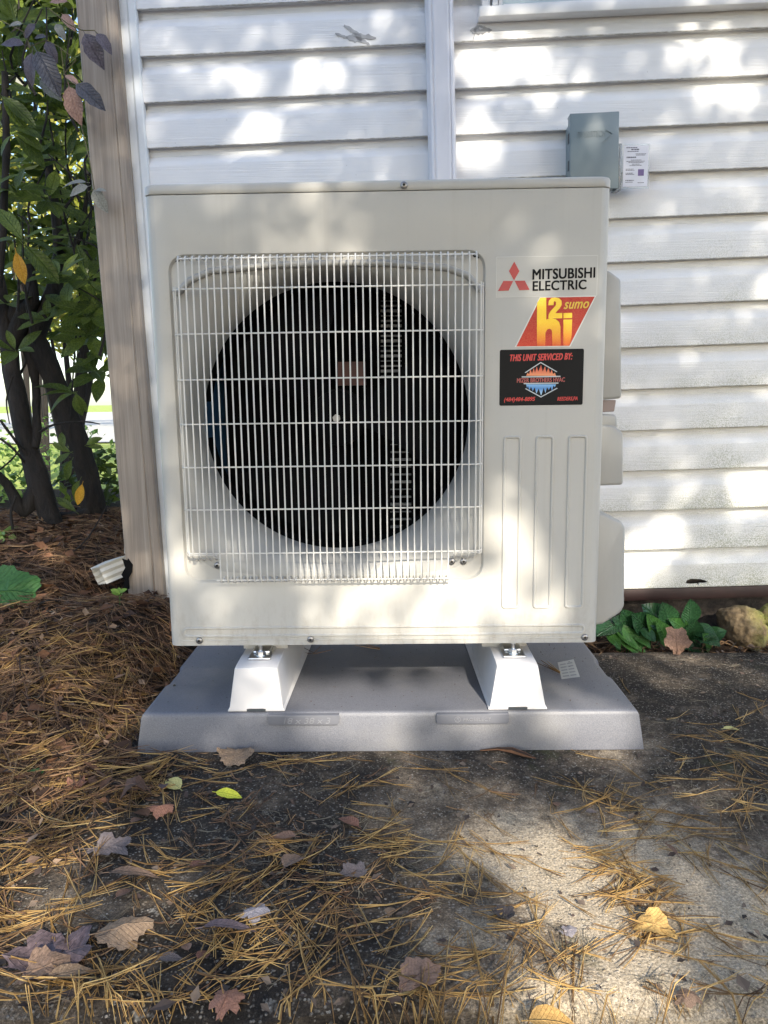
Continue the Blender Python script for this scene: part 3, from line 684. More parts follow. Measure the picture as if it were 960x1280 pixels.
# ------------------------------------------------------------------ pad
pad = tag(empty('equipment_pad', ((PX0+PX1)/2, (PY0+PY1)/2, 0)), 'grey moulded plastic equipment pad lying on the concrete under the unit', 'equipment pad')
PO = (-(PX0+PX1)/2, -(PY0+PY1)/2, 0)
pcx = .0106; L = []
for ins_, z in ((0, .0015), (0, .004), (.0085, .067), (.0105, .0725), (.0145, .0755), (.020, .0762)):
    x0, x1, y0, y1 = pcx-.4825+ins_, pcx+.4825-ins_, -.0708+ins_, .386-ins_
    n_ = .006 if z > .05 else .001
    q = [(x0, y0), (x1, y0), (x1, .105), (x1-n_, .118), (x1-n_, .205), (x1, .218), (x1, y1), (x0, y1), (x0, .195), (x0+n_, .182), (x0+n_, .092), (x0, .079)]
    L.append([(x, y, z) for x, y in q])
mb = MB().loft(L); n = 12; mb.f.append(tuple(range(len(mb.v)-n, len(mb.v)))); mb.mi.append(0)
mb.build('pad_body', M_PAD, pad, PO, smooth=35)
for nm, xa, xb, txt in (('size_badge', 335, 424, '18 x 38 x 3'), ('maker_badge', 545.5, 636, 'PROSELECT')):
    q0, q1 = at(xa, 890, -.066), at(xb, 904, -.068); zt = .0735
    bd = empty(nm, PO); bd.parent = pad
    pr = rrect(q0.x, q1.x, .0545, zt+.004, .005, 4)
    MB().prism([(x, min(z, zt)) for x, z in pr], -.0705, -.058).build('badge_plate', M_PADS, bd, bevel=.001)
    w = q1.x-q0.x
    if nm == 'size_badge': link('raised_lettering', text_mesh(txt, M_PADT, q0.x+.22*w, q0.x+.88*w, .0572, .0692, -.0705, .0007, -.004, .2), bd)
    else:
        link('raised_lettering', text_mesh(txt, M_PADT, q0.x+.37*w, q0.x+.75*w, .0605, .0668, -.0705, .0007, .0, 0), bd)
        c = (q0.x+.29*w, .0637); ring = [(c[0]+.0055*math.cos(a), c[1]+.0055*math.sin(a)) for a in t[::4]]
        mb = MB(); mb.loft([[(x, y, z) for x, z in [(c[0]+k*math.cos(a), c[1]+k*math.sin(a)) for a in t[::4]]] for k, y in ((.0058, -.0704), (.0058, -.0712), (.0046, -.0712), (.0046, -.0704))]); mb.build('raised_ring', M_PADT, bd)
        MB().box(c[0]-.002, c[0]-.0008, -.0712, -.0704, .0612, .0662).box(c[0]+.0008, c[0]+.002, -.0712, -.0704, .0612, .0662).box(c[0]-.0008, c[0]+.0008, -.0712, -.0704, .0645, .0662).build('raised_letter', M_PADT, bd)
pq = [atz(*q, .0768) for q in ((697, 828), (717, 824), (725, 846), (702, 849))]
lab = MB().add([tuple(v) for v in pq], [(3, 2, 1, 0)]); lab.f = [(0, 3, 2, 1)] ; lb = lab.build('paper_label', flat('aged_paper_label', (.55, .54, .50), .5), pad, PO, recalc=True)
mb = MB()
for i in range(5):
    for j in (0, 1):
        s0, s1 = .15+.17*i, .22+.17*i; a = pq[0].lerp(pq[3], s0); b = pq[1].lerp(pq[2], s0); c = pq[1].lerp(pq[2], s1); d = pq[0].lerp(pq[3], s1)
        u0_, u1_ = (.1, .45) if j == 0 else (.52, .85)
        v = [a.lerp(b, u0_), a.lerp(b, u1_), d.lerp(c, u1_), d.lerp(c, u0_)]; mb.add([(p.x, p.y, .0772) for p in v], [(0, 3, 2, 1)])
mb.build('label_print', flat('faded_print', (.33, .33, .33), .6), pad, PO, recalc=True)
MB().tube([tuple(atz(218, 857, .0755)), tuple(atz(218, 857, .0772))], .003, 10).build('drain_hole', M_SOCKET, pad, PO)

# ------------------------------------------------------------------ mounting rails
def rail_parts(root, x0b, x1b, x0t, x1t):
    YF, YB_, zb_, zt = -.0575, .37, .0768, .1655
    q = [(x0b-.003, zb_), (x1b+.003, zb_), (x1b+.003, zb_+.003), (x1b-.0005, zb_+.006), (x1t, zt-.002), (x0t, zt-.002), (x0b+.0005, zb_+.006), (x0b-.003, zb_+.003)]
    q2 = [(x0b-.012, zb_), (x1b+.012, zb_), (x1b+.012, zb_+.003), (x1b-.002, zb_+.006), (x1t, zt), (x0t, zt), (x0b+.002, zb_+.006), (x0b-.012, zb_+.003)]
    mb = MB(); F_ = [(x, YF, z) for x, z in q]; F2 = [(x, YF+.020, z+(.002 if z > .15 else 0)) for x, z in q]; Bk = [(x, YB_, z) for x, z in q2]
    mb.loft([F_, F2, Bk]); mb.f += [tuple(range(8))[::-1], tuple(range(16, 24))]; mb.mi += [0, 0]
    mb.build('rail_body', M_RAIL, root, (-root.location), bevel=.0045, bseg=3, recalc=True)
    xm = (x0b+x1b)/2
    MB().box(xm-.018, xm+.018, YF-.0012, YF+.004, zb_+.001, zb_+.0052).build('end_slot', M_BOXD, root, (-root.location))
    MB().box(xm-.016, xm+.016, YF-.0016, YF+.003, zb_+.0052, zb_+.0066).build('slot_tongue', M_STEEL, root, (-root.location))
    xt = (x0t+x1t)/2
    MB().box(xt-.0215, xt+.0215, -.022, .05, .1665, .1705).build('clamp_plate', M_STEEL, root, (-root.location), bevel=.0015)
    MB().box(xt-.0165, xt+.0165, .004, .05, .1708, .176).build('clamp_block', M_STEEL, root, (-root.location), bevel=.002)
    mb = MB(); mb.loft([[(xt+math.cos(a)*r, -.004+math.sin(a)*r, z) for a in t[::4]] for r, z in ((.0105, .1707), (.0105, .1725), (.0045, .1727))]); mb.build('washer', M_STEEL, root, (-root.location))
    mb = MB(); mb.loft([[(xt+math.cos(R(60*k+10))*r, -.004+math.sin(R(60*k+10))*r, z) for k in range(6)] for r, z in ((.0088, .1727), (.0088, .1795), (.0078, .1803), (.0045, .1803))]); mb.build('nut', M_STEEL, root, (-root.location), smooth=20)
    mb = MB(); mb.tube([(xt, -.004, .1800), (xt, -.004, .1895)], .0042, 10); mb.build('bolt', M_STEEL, root, (-root.location), smooth=40)
for (a, lb_) in (((-.295, -.191, -.281, -.200), 'white mounting rail left of the two under the unit, bolt on its end'), ((.203, .309, .216, .293), 'white mounting rail right of the two, beside the paper label on the pad')):
    rl = tag(empty('mounting_rail', ((a[0]+a[1])/2, .1, .0768)), lb_, 'mounting rail', 'white rails between the pad and the unit')
    rail_parts(rl, *a)

# ------------------------------------------------------------------ shade tree behind the camera whose leaves dapple the sun
SA = Vector((math.cos(SUN_AZ), math.sin(SUN_AZ), 0)); SB = SUN.cross(SA).normalized()
if SB.z < 0: SB = -SB
def ab(p): return np.array([SA.dot(p), SB.dot(p)])
GAPS = []                                       # gaps in the crown: (centre, inverse 2x2, share of leaves kept)
def gap(x, y, rx, ry, keep=0., surf_=('y', 0.), rot=0.):
    if surf_[0] == 'w' and keep > .16: return
    f = {'y': lambda px, py: at(px, py, surf_[1]), 'z': lambda px, py: atz(px, py, surf_[1]), 'w': lambda px, py: HM @ ath(px, py, surf_[1])}[surf_[0]]
    c, s = math.cos(R(rot)), math.sin(R(rot))
    p0, p1, p2 = ab(f(x, y)), ab(f(x+4*c, y+4*s)), ab(f(x-4*s, y+4*c))
    e1, e2 = (p1-p0)/4*rx, (p2-p0)/4*ry; gw = .019 if keep < .3 else .008
    Mx = np.stack([e1*(1+gw/np.linalg.norm(e1)), e2*(1+gw/np.linalg.norm(e2))], 1); GAPS.append((p0, np.linalg.inv(Mx), keep))
Wl, Un, Gd, Pf, Pt = ('w', 0.), ('y', 0.), ('z', 0.), ('y', -.066), ('z', .0765)
for g in ((385, 98, 32, 18, .07, Wl), (318, 168, 19, 18, .04, Wl), (300, 98, 16, 10, .1, Wl), (400, 150, 30, 12, .2, Wl), (455, 100, 24, 14, .3, Wl),
          (618, 75, 44, 36, .10, Wl), (600, 170, 26, 30, .1, Wl), (700, 100, 40, 24, .16, Wl), (765, 55, 40, 18, .2, Wl), (880, 60, 40, 24, .13, Wl), (915, 112, 44, 22, .13, Wl), (950, 30, 30, 10, .2, Wl), (860, 170, 60, 26, .3, Wl), (690, 25, 60, 12, .3, Wl),
          (935, 612, 32, 18, 0, Wl), (840, 655, 16, 14, .15, Wl), (800, 705, 34, 34, .02, Wl), (925, 480, 30, 8, .3, Wl), (850, 240, 50, 18, .35, Wl),
          (645, 660, 30, 44, .02, Un), (688, 652, 24, 34, .08, Un), (560, 770, 190, 26, .12, Un), (695, 735, 45, 50, .05, Un), (640, 745, 60, 30, .08, Un), (460, 765, 80, 34, .08, Un), (450, 708, 110, 14, .1, Un), (520, 735, 70, 18, .1, Un),
          (205, 490, 10, 24, .2, Un), (212, 690, 14, 34, .25, Un), (235, 735, 30, 30, .5, Un), (385, 300, 22, 14, .25, Un), (305, 303, 24, 10, .45, Un), (640, 335, 36, 8, .3, Un, -45), (635, 262, 26, 12, .45, Un), (330, 262, 20, 12, .5, Un), (735, 560, 16, 60, .5, Un),
          (470, 918, 40, 30, 0, Pf), (592, 898, 26, 16, .05, Pf), (605, 926, 40, 12, .2, Pf), (745, 912, 62, 36, 0, Pf), (395, 905, 20, 12, .15, Pf), (300, 920, 40, 26, .5, Pf),
          (470, 868, 100, 24, 0, Pt), (710, 868, 60, 14, .25, Pt), (640, 850, 34, 34, .03, ('y', -.06)), (325, 858, 32, 28, .22, ('y', -.06)),
          (840, 838, 110, 26, .08, Gd), (930, 785, 44, 30, .1, ('y', .6)), (800, 790, 60, 28, .3, ('y', .6)),
          (620, 1010, 50, 18, .5, Gd), (655, 1060, 65, 30, .12, Gd), (700, 1110, 80, 60, .03, Gd), (745, 1180, 90, 62, 0, Gd), (780, 1240, 90, 40, .02, Gd), (690, 1240, 70, 26, .15, Gd), (810, 1060, 60, 50, .5, Gd),
          (25, 1115, 46, 52, .02, Gd), (90, 1060, 70, 40, .3, Gd), (80, 1010, 110, 40, .35, Gd), (60, 930, 80, 46, .35, Gd), (260, 1000, 60, 30, .55, Gd), (300, 1110, 130, 60, .5, Gd), (160, 1170, 120, 50, .45, Gd), (420, 1060, 70, 50, .55, Gd), (330, 1215, 130, 40, .5, Gd), (510, 1150, 60, 60, .5, Gd), (560, 1230, 60, 30, .45, Gd), (910, 960, 60, 60, .45, Gd), (900, 1090, 60, 30, .6, Gd), (130, 900, 50, 20, .5, Gd), (880, 1268, 60, 10, .3, Gd), (100, 1250, 90, 24, .5, Gd),
          (60, 220, 60, 60, .4, ('y', 1.2)), (90, 60, 40, 50, .45, ('y', 1.2)), (110, 370, 30, 30, .5, ('y', 1.2)), (60, 830, 70, 22, .25, ('z', .06)), (40, 765, 50, 18, .3, ('z', .1)), (120, 870, 60, 16, .35, ('z', .04)), (60, 700, 40, 10, .3, ('z', .15))):
    gap(*g)
def leaf_quads(P, N, D, L, W):                  # kite shaped leaves folded along the rib: 4 tris each
    N = N/np.linalg.norm(N, axis=1)[:, None]; D = D-N*(D*N).sum(1)[:, None]; D = D/np.linalg.norm(D, axis=1)[:, None]; S = np.cross(N, D)
    L = L[:, None]; W = W[:, None]
    v = np.stack([P, P+D*L*.42+S*W*.5+N*W*.12, P+D*L, P+D*L*.42-S*W*.5+N*W*.12], 1)
    n = len(P); i = np.arange(n)[:, None]*4
    return v.reshape(-1, 3), np.concatenate([i+np.array([[0, 1, 2]]), i+np.array([[0, 2, 3]])], 0)
A_, B_, S_ = np.array(SA), np.array(SB), np.array(SUN)
NL = 84000
a_ = RNG.uniform(-2.3, 1.6, NL); b_ = RNG.uniform(-.75, 2.45, NL); tt = RNG.uniform(3.7, 5.7, NL)
LEAFL = RNG.uniform(.048, .08, NL)
cen = a_[:, None]*A_+b_[:, None]*B_+tt[:, None]*S_
keep = np.ones(NL)
for c, Mi, kp in GAPS:
    q = (np.stack([a_, b_], 1)-c)@Mi.T; r = np.sqrt((q**2).sum(1)); wob = 1+.22*vnoise(a_, b_, 17, 3)+.08*vnoise(a_, b_, 41, 6)
    keep = np.where(r < wob, np.minimum(keep, kp), keep)
dens = .78+.30*vnoise(a_, b_, 6.5, 8)
sel = (RNG.uniform(0, 1, NL) < keep*np.clip(dens, .5, 1)) & (a_+b_*.0 > -2.3+.25*np.abs(vnoise(a_, b_, 3, 1)))
nL = RNG.normal(0, 1, (NL, 3)); nL = nL/np.linalg.norm(nL, axis=1)[:, None]+S_*.55
dL = RNG.normal(0, 1, (NL, 3))
M_CANOPY = m_leaf('shade_tree_leaf', (.09, .13, .03), (.20, .20, .04), .5, .2, .3, False)
v, f = leaf_quads((cen-dL/np.linalg.norm(dL, axis=1)[:, None]*.03)[sel], nL[sel], dL[sel], LEAFL[sel], LEAFL[sel]*.62)
tree = tag(empty('shade_tree', (2.5, -4.3, -.05)), 'broadleaf tree whose crown dapples the sunlight on the unit and siding', 'tree')
TO = tuple(-tree.location)
cr = link('foliage', np_mesh('foliage', v, f, M_CANOPY, None, False), tree, TO); cr['kind'] = 'stuff'
mb = MB(); cpos = np.array(SUN)*6.7
top = Vector((1.7, -4.0, 2.7))
mb.tube([(2.5, -4.3, -.2), (2.45, -4.3, .9), (2.2, -4.2, 1.9), top, (1.2, -3.8, 3.4), (.8, -3.7, 4.1)], [.19, .16, .14, .12, .07, .02], 10)
mb.build('trunk', M_BARK, tree, TO)
# ------------------------------------------------------------------ leaves and shrubs
def leaf_mesh(name, mat, wid=.36, fold=.12, droop=.18, peak=.45, n=7, ser=0., seed=0, tipx=1.):
    """blade of unit length along x, mid rib on y = 0"""
    rr = random.Random(seed); mb = MB(); rows = []
    for i in range(n+1):
        u = i/n; w = wid*.5*(math.sin(PI*u**(math.log(.5)/math.log(peak)))**.85 if 0 < u < 1 else 0)*(1+ser*rr.uniform(-1, 1))
        z = -droop*u*u+rr.uniform(-.012, .012); wv = rr.uniform(-.03, .03)
        rows.append([(u, -w, z+fold*w*2+wv*w), (u, -w*.5, z+fold*w*.6), (u, 0, z), (u, w*.5, z+fold*w*.6), (u, w, z+fold*w*2-wv*w)])
    mb.loft(rows, closed=False); mb.tube([(-.14, 0, .0), (0, 0, 0)], .011, 4)
    return mb.mesh(name, mat, 60)
def orient(p, d, nrm, s):
    d = Vector(d).normalized(); nrm = Vector(nrm); nrm = (nrm-d*nrm.dot(d)).normalized(); y = nrm.cross(d)
    mm = Matrix((d, y, nrm)).transposed().to_4x4() @ Matrix.Diagonal((s, s, s, 1)); mm.translation = Vector(p); return mm
def put(name, me, parent, p, d, nrm, s):
    o = link(name, me, parent); mm = orient(p, d, nrm, s)
    o.matrix_world = mm
    if parent: o.matrix_parent_inverse = Matrix.Translation(parent.location).inverted(); 
    o.matrix_basis = mm; return o
M_RHO = m_leaf('rhododendron_leaf', (.050, .080, .014), (.12, .16, .028), .36, .36, .45)
M_RHOY = m_leaf('yellowed_leaf', (.50, .24, .02), (.6, .35, .04), .4, .3, .25)
rho = [leaf_mesh('rhododendron_leaf', M_RHO, .34+.05*i, .10, .10+.1*i, .52, 7, 0, i) for i in range(4)]
rhoy = leaf_mesh('yellow_leaf', M_RHOY, .40, .1, .12, .5, 7, 0, 8)
shr = tag(empty('rhododendron', (-1.15, 1.2, .18)), 'dark trunked rhododendron shrub with glossy leaves behind the taupe corner post', 'shrub')
def poly3(pts): return [tuple(at(x, y, Y)) for x, y, Y in pts]
def limb(nm, pts, rads, seg=8):
    p = [Vector(q) for q in poly3(pts)]; out = []; rr_ = []
    for i in range(len(p)-1):                  # soften and roughen
        for k in range(3):
            t = k/3; j = (i+t)
            a = p[max(i-1, 0)]; b = p[i]; c = p[i+1]; d = p[min(i+2, len(p)-1)]
            q = .5*((2*b)+(c-a)*t+(2*a-5*b+4*c-d)*t*t+(3*b-a-3*c+d)*t**3)
            r = (rads[i]*(1-t)+rads[i+1]*t)*.84
            out.append(q+Vector((random.uniform(-1, 1), random.uniform(-1, 1), 0))*r*.12); rr_.append(r*random.uniform(.9, 1.12))
    out.append(p[-1]); rr_.append(rads[-1])
    return MB().tube(out, rr_, seg).build(nm, M_BARK, shr, tuple(-shr.location), smooth=70)
limb('trunk', [(88, 690, 1.2), (66, 655, 1.2), (45, 590, 1.22), (24, 510, 1.24), (12, 440, 1.26), (0, 375, 1.28), (-15, 300, 1.3)], [.062, .050, .043, .040, .038, .033, .028])
limb('trunk', [(118, 652, 1.36), (112, 610, 1.35), (98, 555, 1.34), (78, 495, 1.33), (58, 455, 1.32), (46, 420, 1.3), (62, 380, 1.3), (74, 320, 1.32), (66, 240, 1.3), (56, 185, 1.3)], [.060, .052, .046, .046, .048, .044, .036, .026, .020, .014])
limb('limb', [(42, 610, 1.2), (30, 640, 1.18), (8, 605, 1.15), (-20, 580, 1.1)], [.03, .034, .022, .016])
limb('limb', [(60, 645, 1.28), (85, 648, 1.3), (112, 640, 1.33)], [.024, .026, .03])
limb('limb', [(44, 560, 1.22), (46, 520, 1.25), (44, 480, 1.3), (36, 440, 1.3), (20, 395, 1.28), (25, 370, 1.28)], [.02, .018, .018, .026, .03, .02])
limb('limb', [(10, 440, 1.26), (28, 395, 1.26), (40, 375, 1.26), (36, 330, 1.26)], [.03, .035, .03, .015])
limb('limb', [(74, 330, 1.31), (98, 300, 1.3), (108, 250, 1.28), (116, 215, 1.28)], [.016, .012, .009, .005])
limb('limb', [(-3, 360, 1.0), (4, 280, 1.0), (8, 190, 1.0), (6, 90, 1.0)], [.016, .014, .013, .01])
limb('twig', [(50, 540, 1.2), (70, 530, 1.15), (105, 527, 1.1), (125, 530, 1.1)], [.006, .005, .004, .002], 5)
limb('twig', [(0, 525, 1.15), (15, 545, 1.16), (34, 570, 1.2)], [.005, .006, .008], 5)
limb('twig', [(0, 548, 1.15), (18, 562, 1.16), (32, 580, 1.2)], [.005, .005, .006], 5)
limb('twig', [(-4, 590, 1.1), (14, 575, 1.12), (26, 560, 1.15)], [.004, .004, .003], 5)
limb('twig', [(105, 300, 1.3), (95, 420, 1.25), (88, 520, 1.2)], [.005, .004, .003], 5)
limb('twig', [(16, 470, 1.1), (8, 500, 1.1), (12, 530, 1.1)], [.004, .003, .002], 5)
limb('twig', [(20, 620, 1.), (14, 640, 1.), (16, 662, 1.)], [.006, .006, .005], 5)
limb('twig', [(135, 630, .95), (110, 672, .9), (85, 695, .85)], [.002, .003, .003], 5)
for i in range(34):
    x, y, Y = random.uniform(0, 130), random.uniform(60, 480), random.uniform(1.0, 1.5)
    limb('twig', [(x, y, Y), (x+random.uniform(-18, 18), y-random.uniform(20, 60), Y), (x+random.uniform(-30, 30), y-random.uniform(60, 130), Y)], [.006, .0045, .002], 5)
NLV = [0]
def whorl(x, y, Y, n, L, axis=(0, -.5, .85), spread=1.1, yel=-1, only=None):
    p = at(x, y, Y); ax = Vector(axis).normalized(); a = ax.orthogonal().normalized(); b = ax.cross(a); ph = random.uniform(0, 6)
    for k in range(n):
        if NLV[0] >= 295: return
        t = ph+2*PI*k/n+random.uniform(-.25, .25); sp = spread+random.uniform(-.25, .3)
        d = (a*math.cos(t)+b*math.sin(t))*math.sin(sp)+ax*math.cos(sp)
        put('leaf', rhoy if k == yel else random.choice(rho), shr, p+d*L*.1, d, ax+Vector((random.uniform(-.2, .2), -.15, .1)), L*random.uniform(.8, 1.15)); NLV[0] += 1
def lf(x0, y0, x1, y1, Y, face=(0, -1, .4), me=None, dz=0.):
    a, b = at(x0, y0, Y), at(x1, y1, Y-dz); put('leaf', me or random.choice(rho), shr, a, b-a, face, (b-a).length); NLV[0] += 1
# the near whorl at the left edge
for q in ((28, 300, -4, 254, .85, (.5, -1, .5)), (28, 302, 60, 275, .86, (-.2, -.5, .9)), (28, 304, 85, 292, .86, (0, -.45, .9)), (30, 306, 74, 350, .84, (.3, -1, .5)), (26, 304, 18, 328, .84, (.1, -1, .2)), (22, 300, -10, 296, .85, (0, -.6, .8)), (30, 300, 70, 303, .9, (0, -.3, .95))): lf(*q)
lf(20, 315, 30, 355, .83, (.2, -1, .1), rhoy)
for q in ((2, 120, 45, 152, .95), (4, 125, 34, 160, .95), (18, 160, 52, 165, .95), (18, 165, 54, 180, .95), (20, 170, 56, 198, .95), (14, 170, -6, 190, .95), (0, 110, 40, 108, 1.), (14, 220, -8, 232, .95), (24, 218, 0, 225, .95)): lf(*q, (0, -.7, .7))
for q in ((90, 490, 44, 471, 1.1, (0, -.3, 1)), (90, 491, 48, 487, 1.08, (0, -.35, 1)), (91, 492, 50, 508, 1.05, (0, -.5, .9)), (92, 492, 62, 480, 1.15, (0, -.3, 1))): lf(*q)
lf(94, 493, 100, 520, 1.02, (.1, -1, .2), rho[3]); lf(95, 492, 105, 516, 1.02, (-.1, -1, .1), rho[3])
for q in ((88, 565, 64, 553, 1.16), (88, 566, 66, 580, 1.14), (80, 560, 74, 540, 1.16), (108, 556, 124, 545, 1.15), (110, 558, 128, 558, 1.15), (90, 575, 78, 600, 1.14)): lf(*q, (0, -1, .5))
for q in ((100, 600, 85, 630, 1.2), (95, 640, 70, 620, 1.15), (72, 628, 88, 634, 1.12)): lf(*q, (0, -.6, .8))
lf(103, 605, 96, 632, 1.15, (.2, -1, .2), rhoy)
for (x, y, Y, n) in ((112, 395, 1.1, 7), (125, 380, 1.15, 6), (85, 388, 1.2, 6), (112, 420, 1.15, 6), (128, 405, 1.2, 6), (75, 345, 1.0, 7), (110, 350, 1.1, 6), (135, 440, 1.25, 5), (128, 470, 1.3, 5), (118, 465, 1.2, 5), (60, 250, 1.1, 7), (20, 240, 1.0, 6), (110, 290, 1.2, 7), (85, 200, 1.2, 7), (40, 205, 1.15, 6), (95, 150, 1.2, 7), (60, 130, 1.2, 7), (25, 90, 1.15, 7), (80, 85, 1.25, 7), (100, 40, 1.3, 7), (55, 40, 1.25, 7), (20, 30, 1.15, 7), (75, 10, 1.3, 7), (35, -5, 1.2, 6), (5, 60, 1.1, 6), (104, 110, 1.25, 6), (118, 330, 1.3, 6), (10, 380, 1.2, 5), (50, 330, 1.15, 6), (90, 310, 1.3, 6), (30, 160, 1.25, 6), (118, 180, 1.35, 6), (100, 430, 1.3, 6), (60, 400, 1.15, 6), (20, 440, 1.1, 5)):
    whorl(x, y, Y, n, random.uniform(.085, .12), (random.uniform(-.4, .4), -.6, random.uniform(.4, 1)), random.uniform(.9, 1.3))
# the shrub's remaining foliage farther back, joined
def blob_leaves(n, boxes, size, aspect=.42, up=.5):
    P = []
    for (c, r) in boxes:
        k = max(1, int(n*r[0]*r[1]*r[2]/sum(q[1][0]*q[1][1]*q[1][2] for q in boxes)))
        u = RNG.normal(0, 1, (k, 3)); u /= np.linalg.norm(u, axis=1)[:, None]; rad = RNG.uniform(.25, 1, k)**.6
        P.append(np.array(c)+u*rad[:, None]*np.array(r))
    P = np.concatenate(P); n = len(P); N = RNG.normal(0, 1, (n, 3))+np.array([0, -.3, up]); D = RNG.normal(0, 1, (n, 3))+np.array([0, 0, -.3]); Ls = RNG.uniform(*size, n)
    return leaf_quads(P, N, D, Ls, Ls*aspect)
bx = [(tuple(at(x, y, Y)), (.22, .2, .16)) for x, y, Y in ((20, 10, 1.7), (90, 20, 1.8), (60, 90, 1.8), (115, 120, 1.9), (20, 170, 1.8), (100, 210, 1.9), (50, 260, 1.9), (120, 300, 1.9), (20, 330, 1.9), (115, 390, 1.9), (-30, 60, 1.6), (-40, 220, 1.6), (-50, -60, 1.5), (40, -70, 1.6))]
v, f = blob_leaves(1500, bx, (.07, .12)); o = link('foliage', np_mesh('foliage', v, f, M_RHO, None, False), shr, tuple(-shr.location)); o['kind'] = 'stuff'
# yellow green bushes behind it
M_YG = m_leaf('yellow_green_leaf', (.32, .33, .05), (.50, .48, .10), .5, .5, .3, False); M_OL = m_leaf('olive_leaf', (.24, .235, .04), (.42, .37, .08), .5, .5, .3, False)
def bush(lbl, cx, Y, boxes, n, mat, size, name='background_bush'):
    z = float(surf(cx, Y)); b = tag(empty(name, (cx, Y, z)), lbl, 'bush', 'bushes beyond the rhododendron')
    v, f = blob_leaves(n, boxes, size); o = link('foliage', np_mesh('foliage', v, f, mat, None, False), b, (-cx, -Y, -z)); o['kind'] = 'stuff'
    mb = MB()
    for (c, r) in boxes[::2]: mb.tube([(cx+random.uniform(-.1, .1), Y, z-.05), ((cx+c[0])/2, (Y+c[1])/2, (z+c[2])/2), c], [.025, .016, .006], 5)
    o = mb.build('stem', M_BARK, b, (-cx, -Y, -z)); o['kind'] = 'stuff'
bush('olive green creeper covered bush filling the upper left behind the rhododendron', -1.7, 2.6, [(tuple(at(x, y, 2.6)), (.26, .3, .22)) for x, y in ((120, 20), (60, 60), (110, 110), (30, 140), (125, 190), (70, 210), (115, 270), (20, 260), (70, 320), (0, 20), (-40, 120), (-50, 250), (125, 350), (120, 400), (60, 400), (0, 400))], 1700, M_OL, (.05, .085))
bush('sunlit yellow green bush glimpsed deepest through the rhododendron leaves', -3.2, 5.2, [(tuple(at(x, y, 5.2)), (.5, .5, .42)) for x, y in ((20, 20), (110, 50), (60, 150), (130, 200), (0, 200), (90, 290), (20, 300), (130, 330), (-60, 100), (-60, 250), (50, 380), (120, 400))], 4200, M_YG, (.06, .11))
# far trees beyond the drive
def far_tree(lbl, x, y, h, n, mat):
    z = float(surf(x, y)); b = tag(empty('background_tree', (x, y, z)), lbl, 'tree', 'trees beyond the lawn')
    bx = [((x+random.uniform(-1.6, 1.6), y+random.uniform(-1, 1), z+h*random.uniform(.35, 1)), (1.1, 1.1, .8)) for _ in range(11)]
    v, f = blob_leaves(n, bx, (.14, .26), .6); o = link('crown', np_mesh('crown', v, f, mat, None, False), b, (-x, -y, -z)); o['kind'] = 'stuff'
    MB().tube([(x, y, z-.1), (x+.05, y, z+h*.4), (x-.1, y, z+h*.75)], [.16, .12, .05], 8).build('trunk', M_BARK, b, (-x, -y, -z))
far_tree('far yellow leaved tree beyond the drive, leftmost of the far trees', -11.5, 17., 5.5, 1800, M_YG)
far_tree('far olive green tree beyond the drive, middle of the far trees', -9.3, 18., 6.5, 1800, M_OL)
far_tree('far yellow tree left of the others, at the left picture edge', -14., 16., 6., 1800, M_YG)
far_tree('far tree partly hidden by the taupe corner post', -5.6, 17., 5.5, 1800, M_YG)
# low plants at the foot of the shrub
M_LOW = m_leaf('low_leaf', (.13, .24, .05), (.25, .36, .09), .45, .3, .3, False)
for lbl, x, y, Y, n, r in (('low bright green plants at the left edge behind the dark trunks', 12, 640, 1.9, 240, (.22, .25, .10)), ('sunlit yellow green weeds on the lawn edge glimpsed between the two trunks', 60, 560, 3.6, 420, (.5, .3, .22)), ('low dark green plants between the trunk foot and the corner post', 128, 620, 1.7, 260, (.16, .2, .14)), ('pale green seedlings on the mulch at the left edge under the trunks', 4, 688, 1.0, 40, (.03, .05, .015))):
    p = at(x, y, Y); z = float(surf(p.x, Y)); b = tag(empty('low_plant', (p.x, Y, z)), lbl, 'plant')
    v, f = blob_leaves(n, [((p.x, Y, max(z+r[2]*.7, p.z)), r)], (.03, .06), .6, 1.2); o = link('foliage', np_mesh('foliage', v, f, M_LOW if x < 100 else M_RHO, None, False), b, (-p.x, -Y, -z)); o['kind'] = 'stuff'

# ------------------------------------------------------------------ downspout elbow, rocks, plants by the wall
def tpath(pts, w, d, corr=.004):               # corrugated rectangular pipe swept along points
    mb = MB(); loops = []
    ring = []
    for (ux, uy, n, axis_) in ((1, 1, 8, 0), (-1, 1, 6, 1), (-1, -1, 8, 0), (1, -1, 6, 1)):
        for k in range(n):
            t = k/n; q = corr*(1 if k % 2 else 0)
            if axis_ == 0: ring.append((ux*w/2*(1-2*t) if ux > 0 else -w/2*(1-2*t), uy*(d/2-q)))
            else: ring.append(((-1 if ux < 0 else 1)*(w/2-q), (d/2-d*t) if ux < 0 else (-d/2+d*t)))
    P_ = [Vector(p) for p in pts]
    for i, p in enumerate(P_):
        tg = (P_[min(i+1, len(P_)-1)]-P_[max(i-1, 0)]).normalized(); side = Vector((0, 1, 0)); side = (side-tg*side.dot(tg)).normalized(); nn = tg.cross(side)
        loops.append([p+side*a+nn*b for a, b in ring])
    return mb.loft(loops)
dsp = tag(empty('downspout', tuple(at(150, 690, .76))), 'short white corrugated downspout elbow poking out at the foot of the corner post', 'downspout')
p0, p1, p2, p3 = at(172, 560, .80), at(174, 672, .80), at(168, 700, .78), at(123, 720, .70)
OFD = tuple(-dsp.location)
tpath([p0, p0.lerp(p1, .5), p1], .072, .052).build('downpipe', M_TRIM, dsp, OFD, smooth=30)
M_OLDW = m_white('chalky_white_aluminium', (.62, .60, .54), .55)
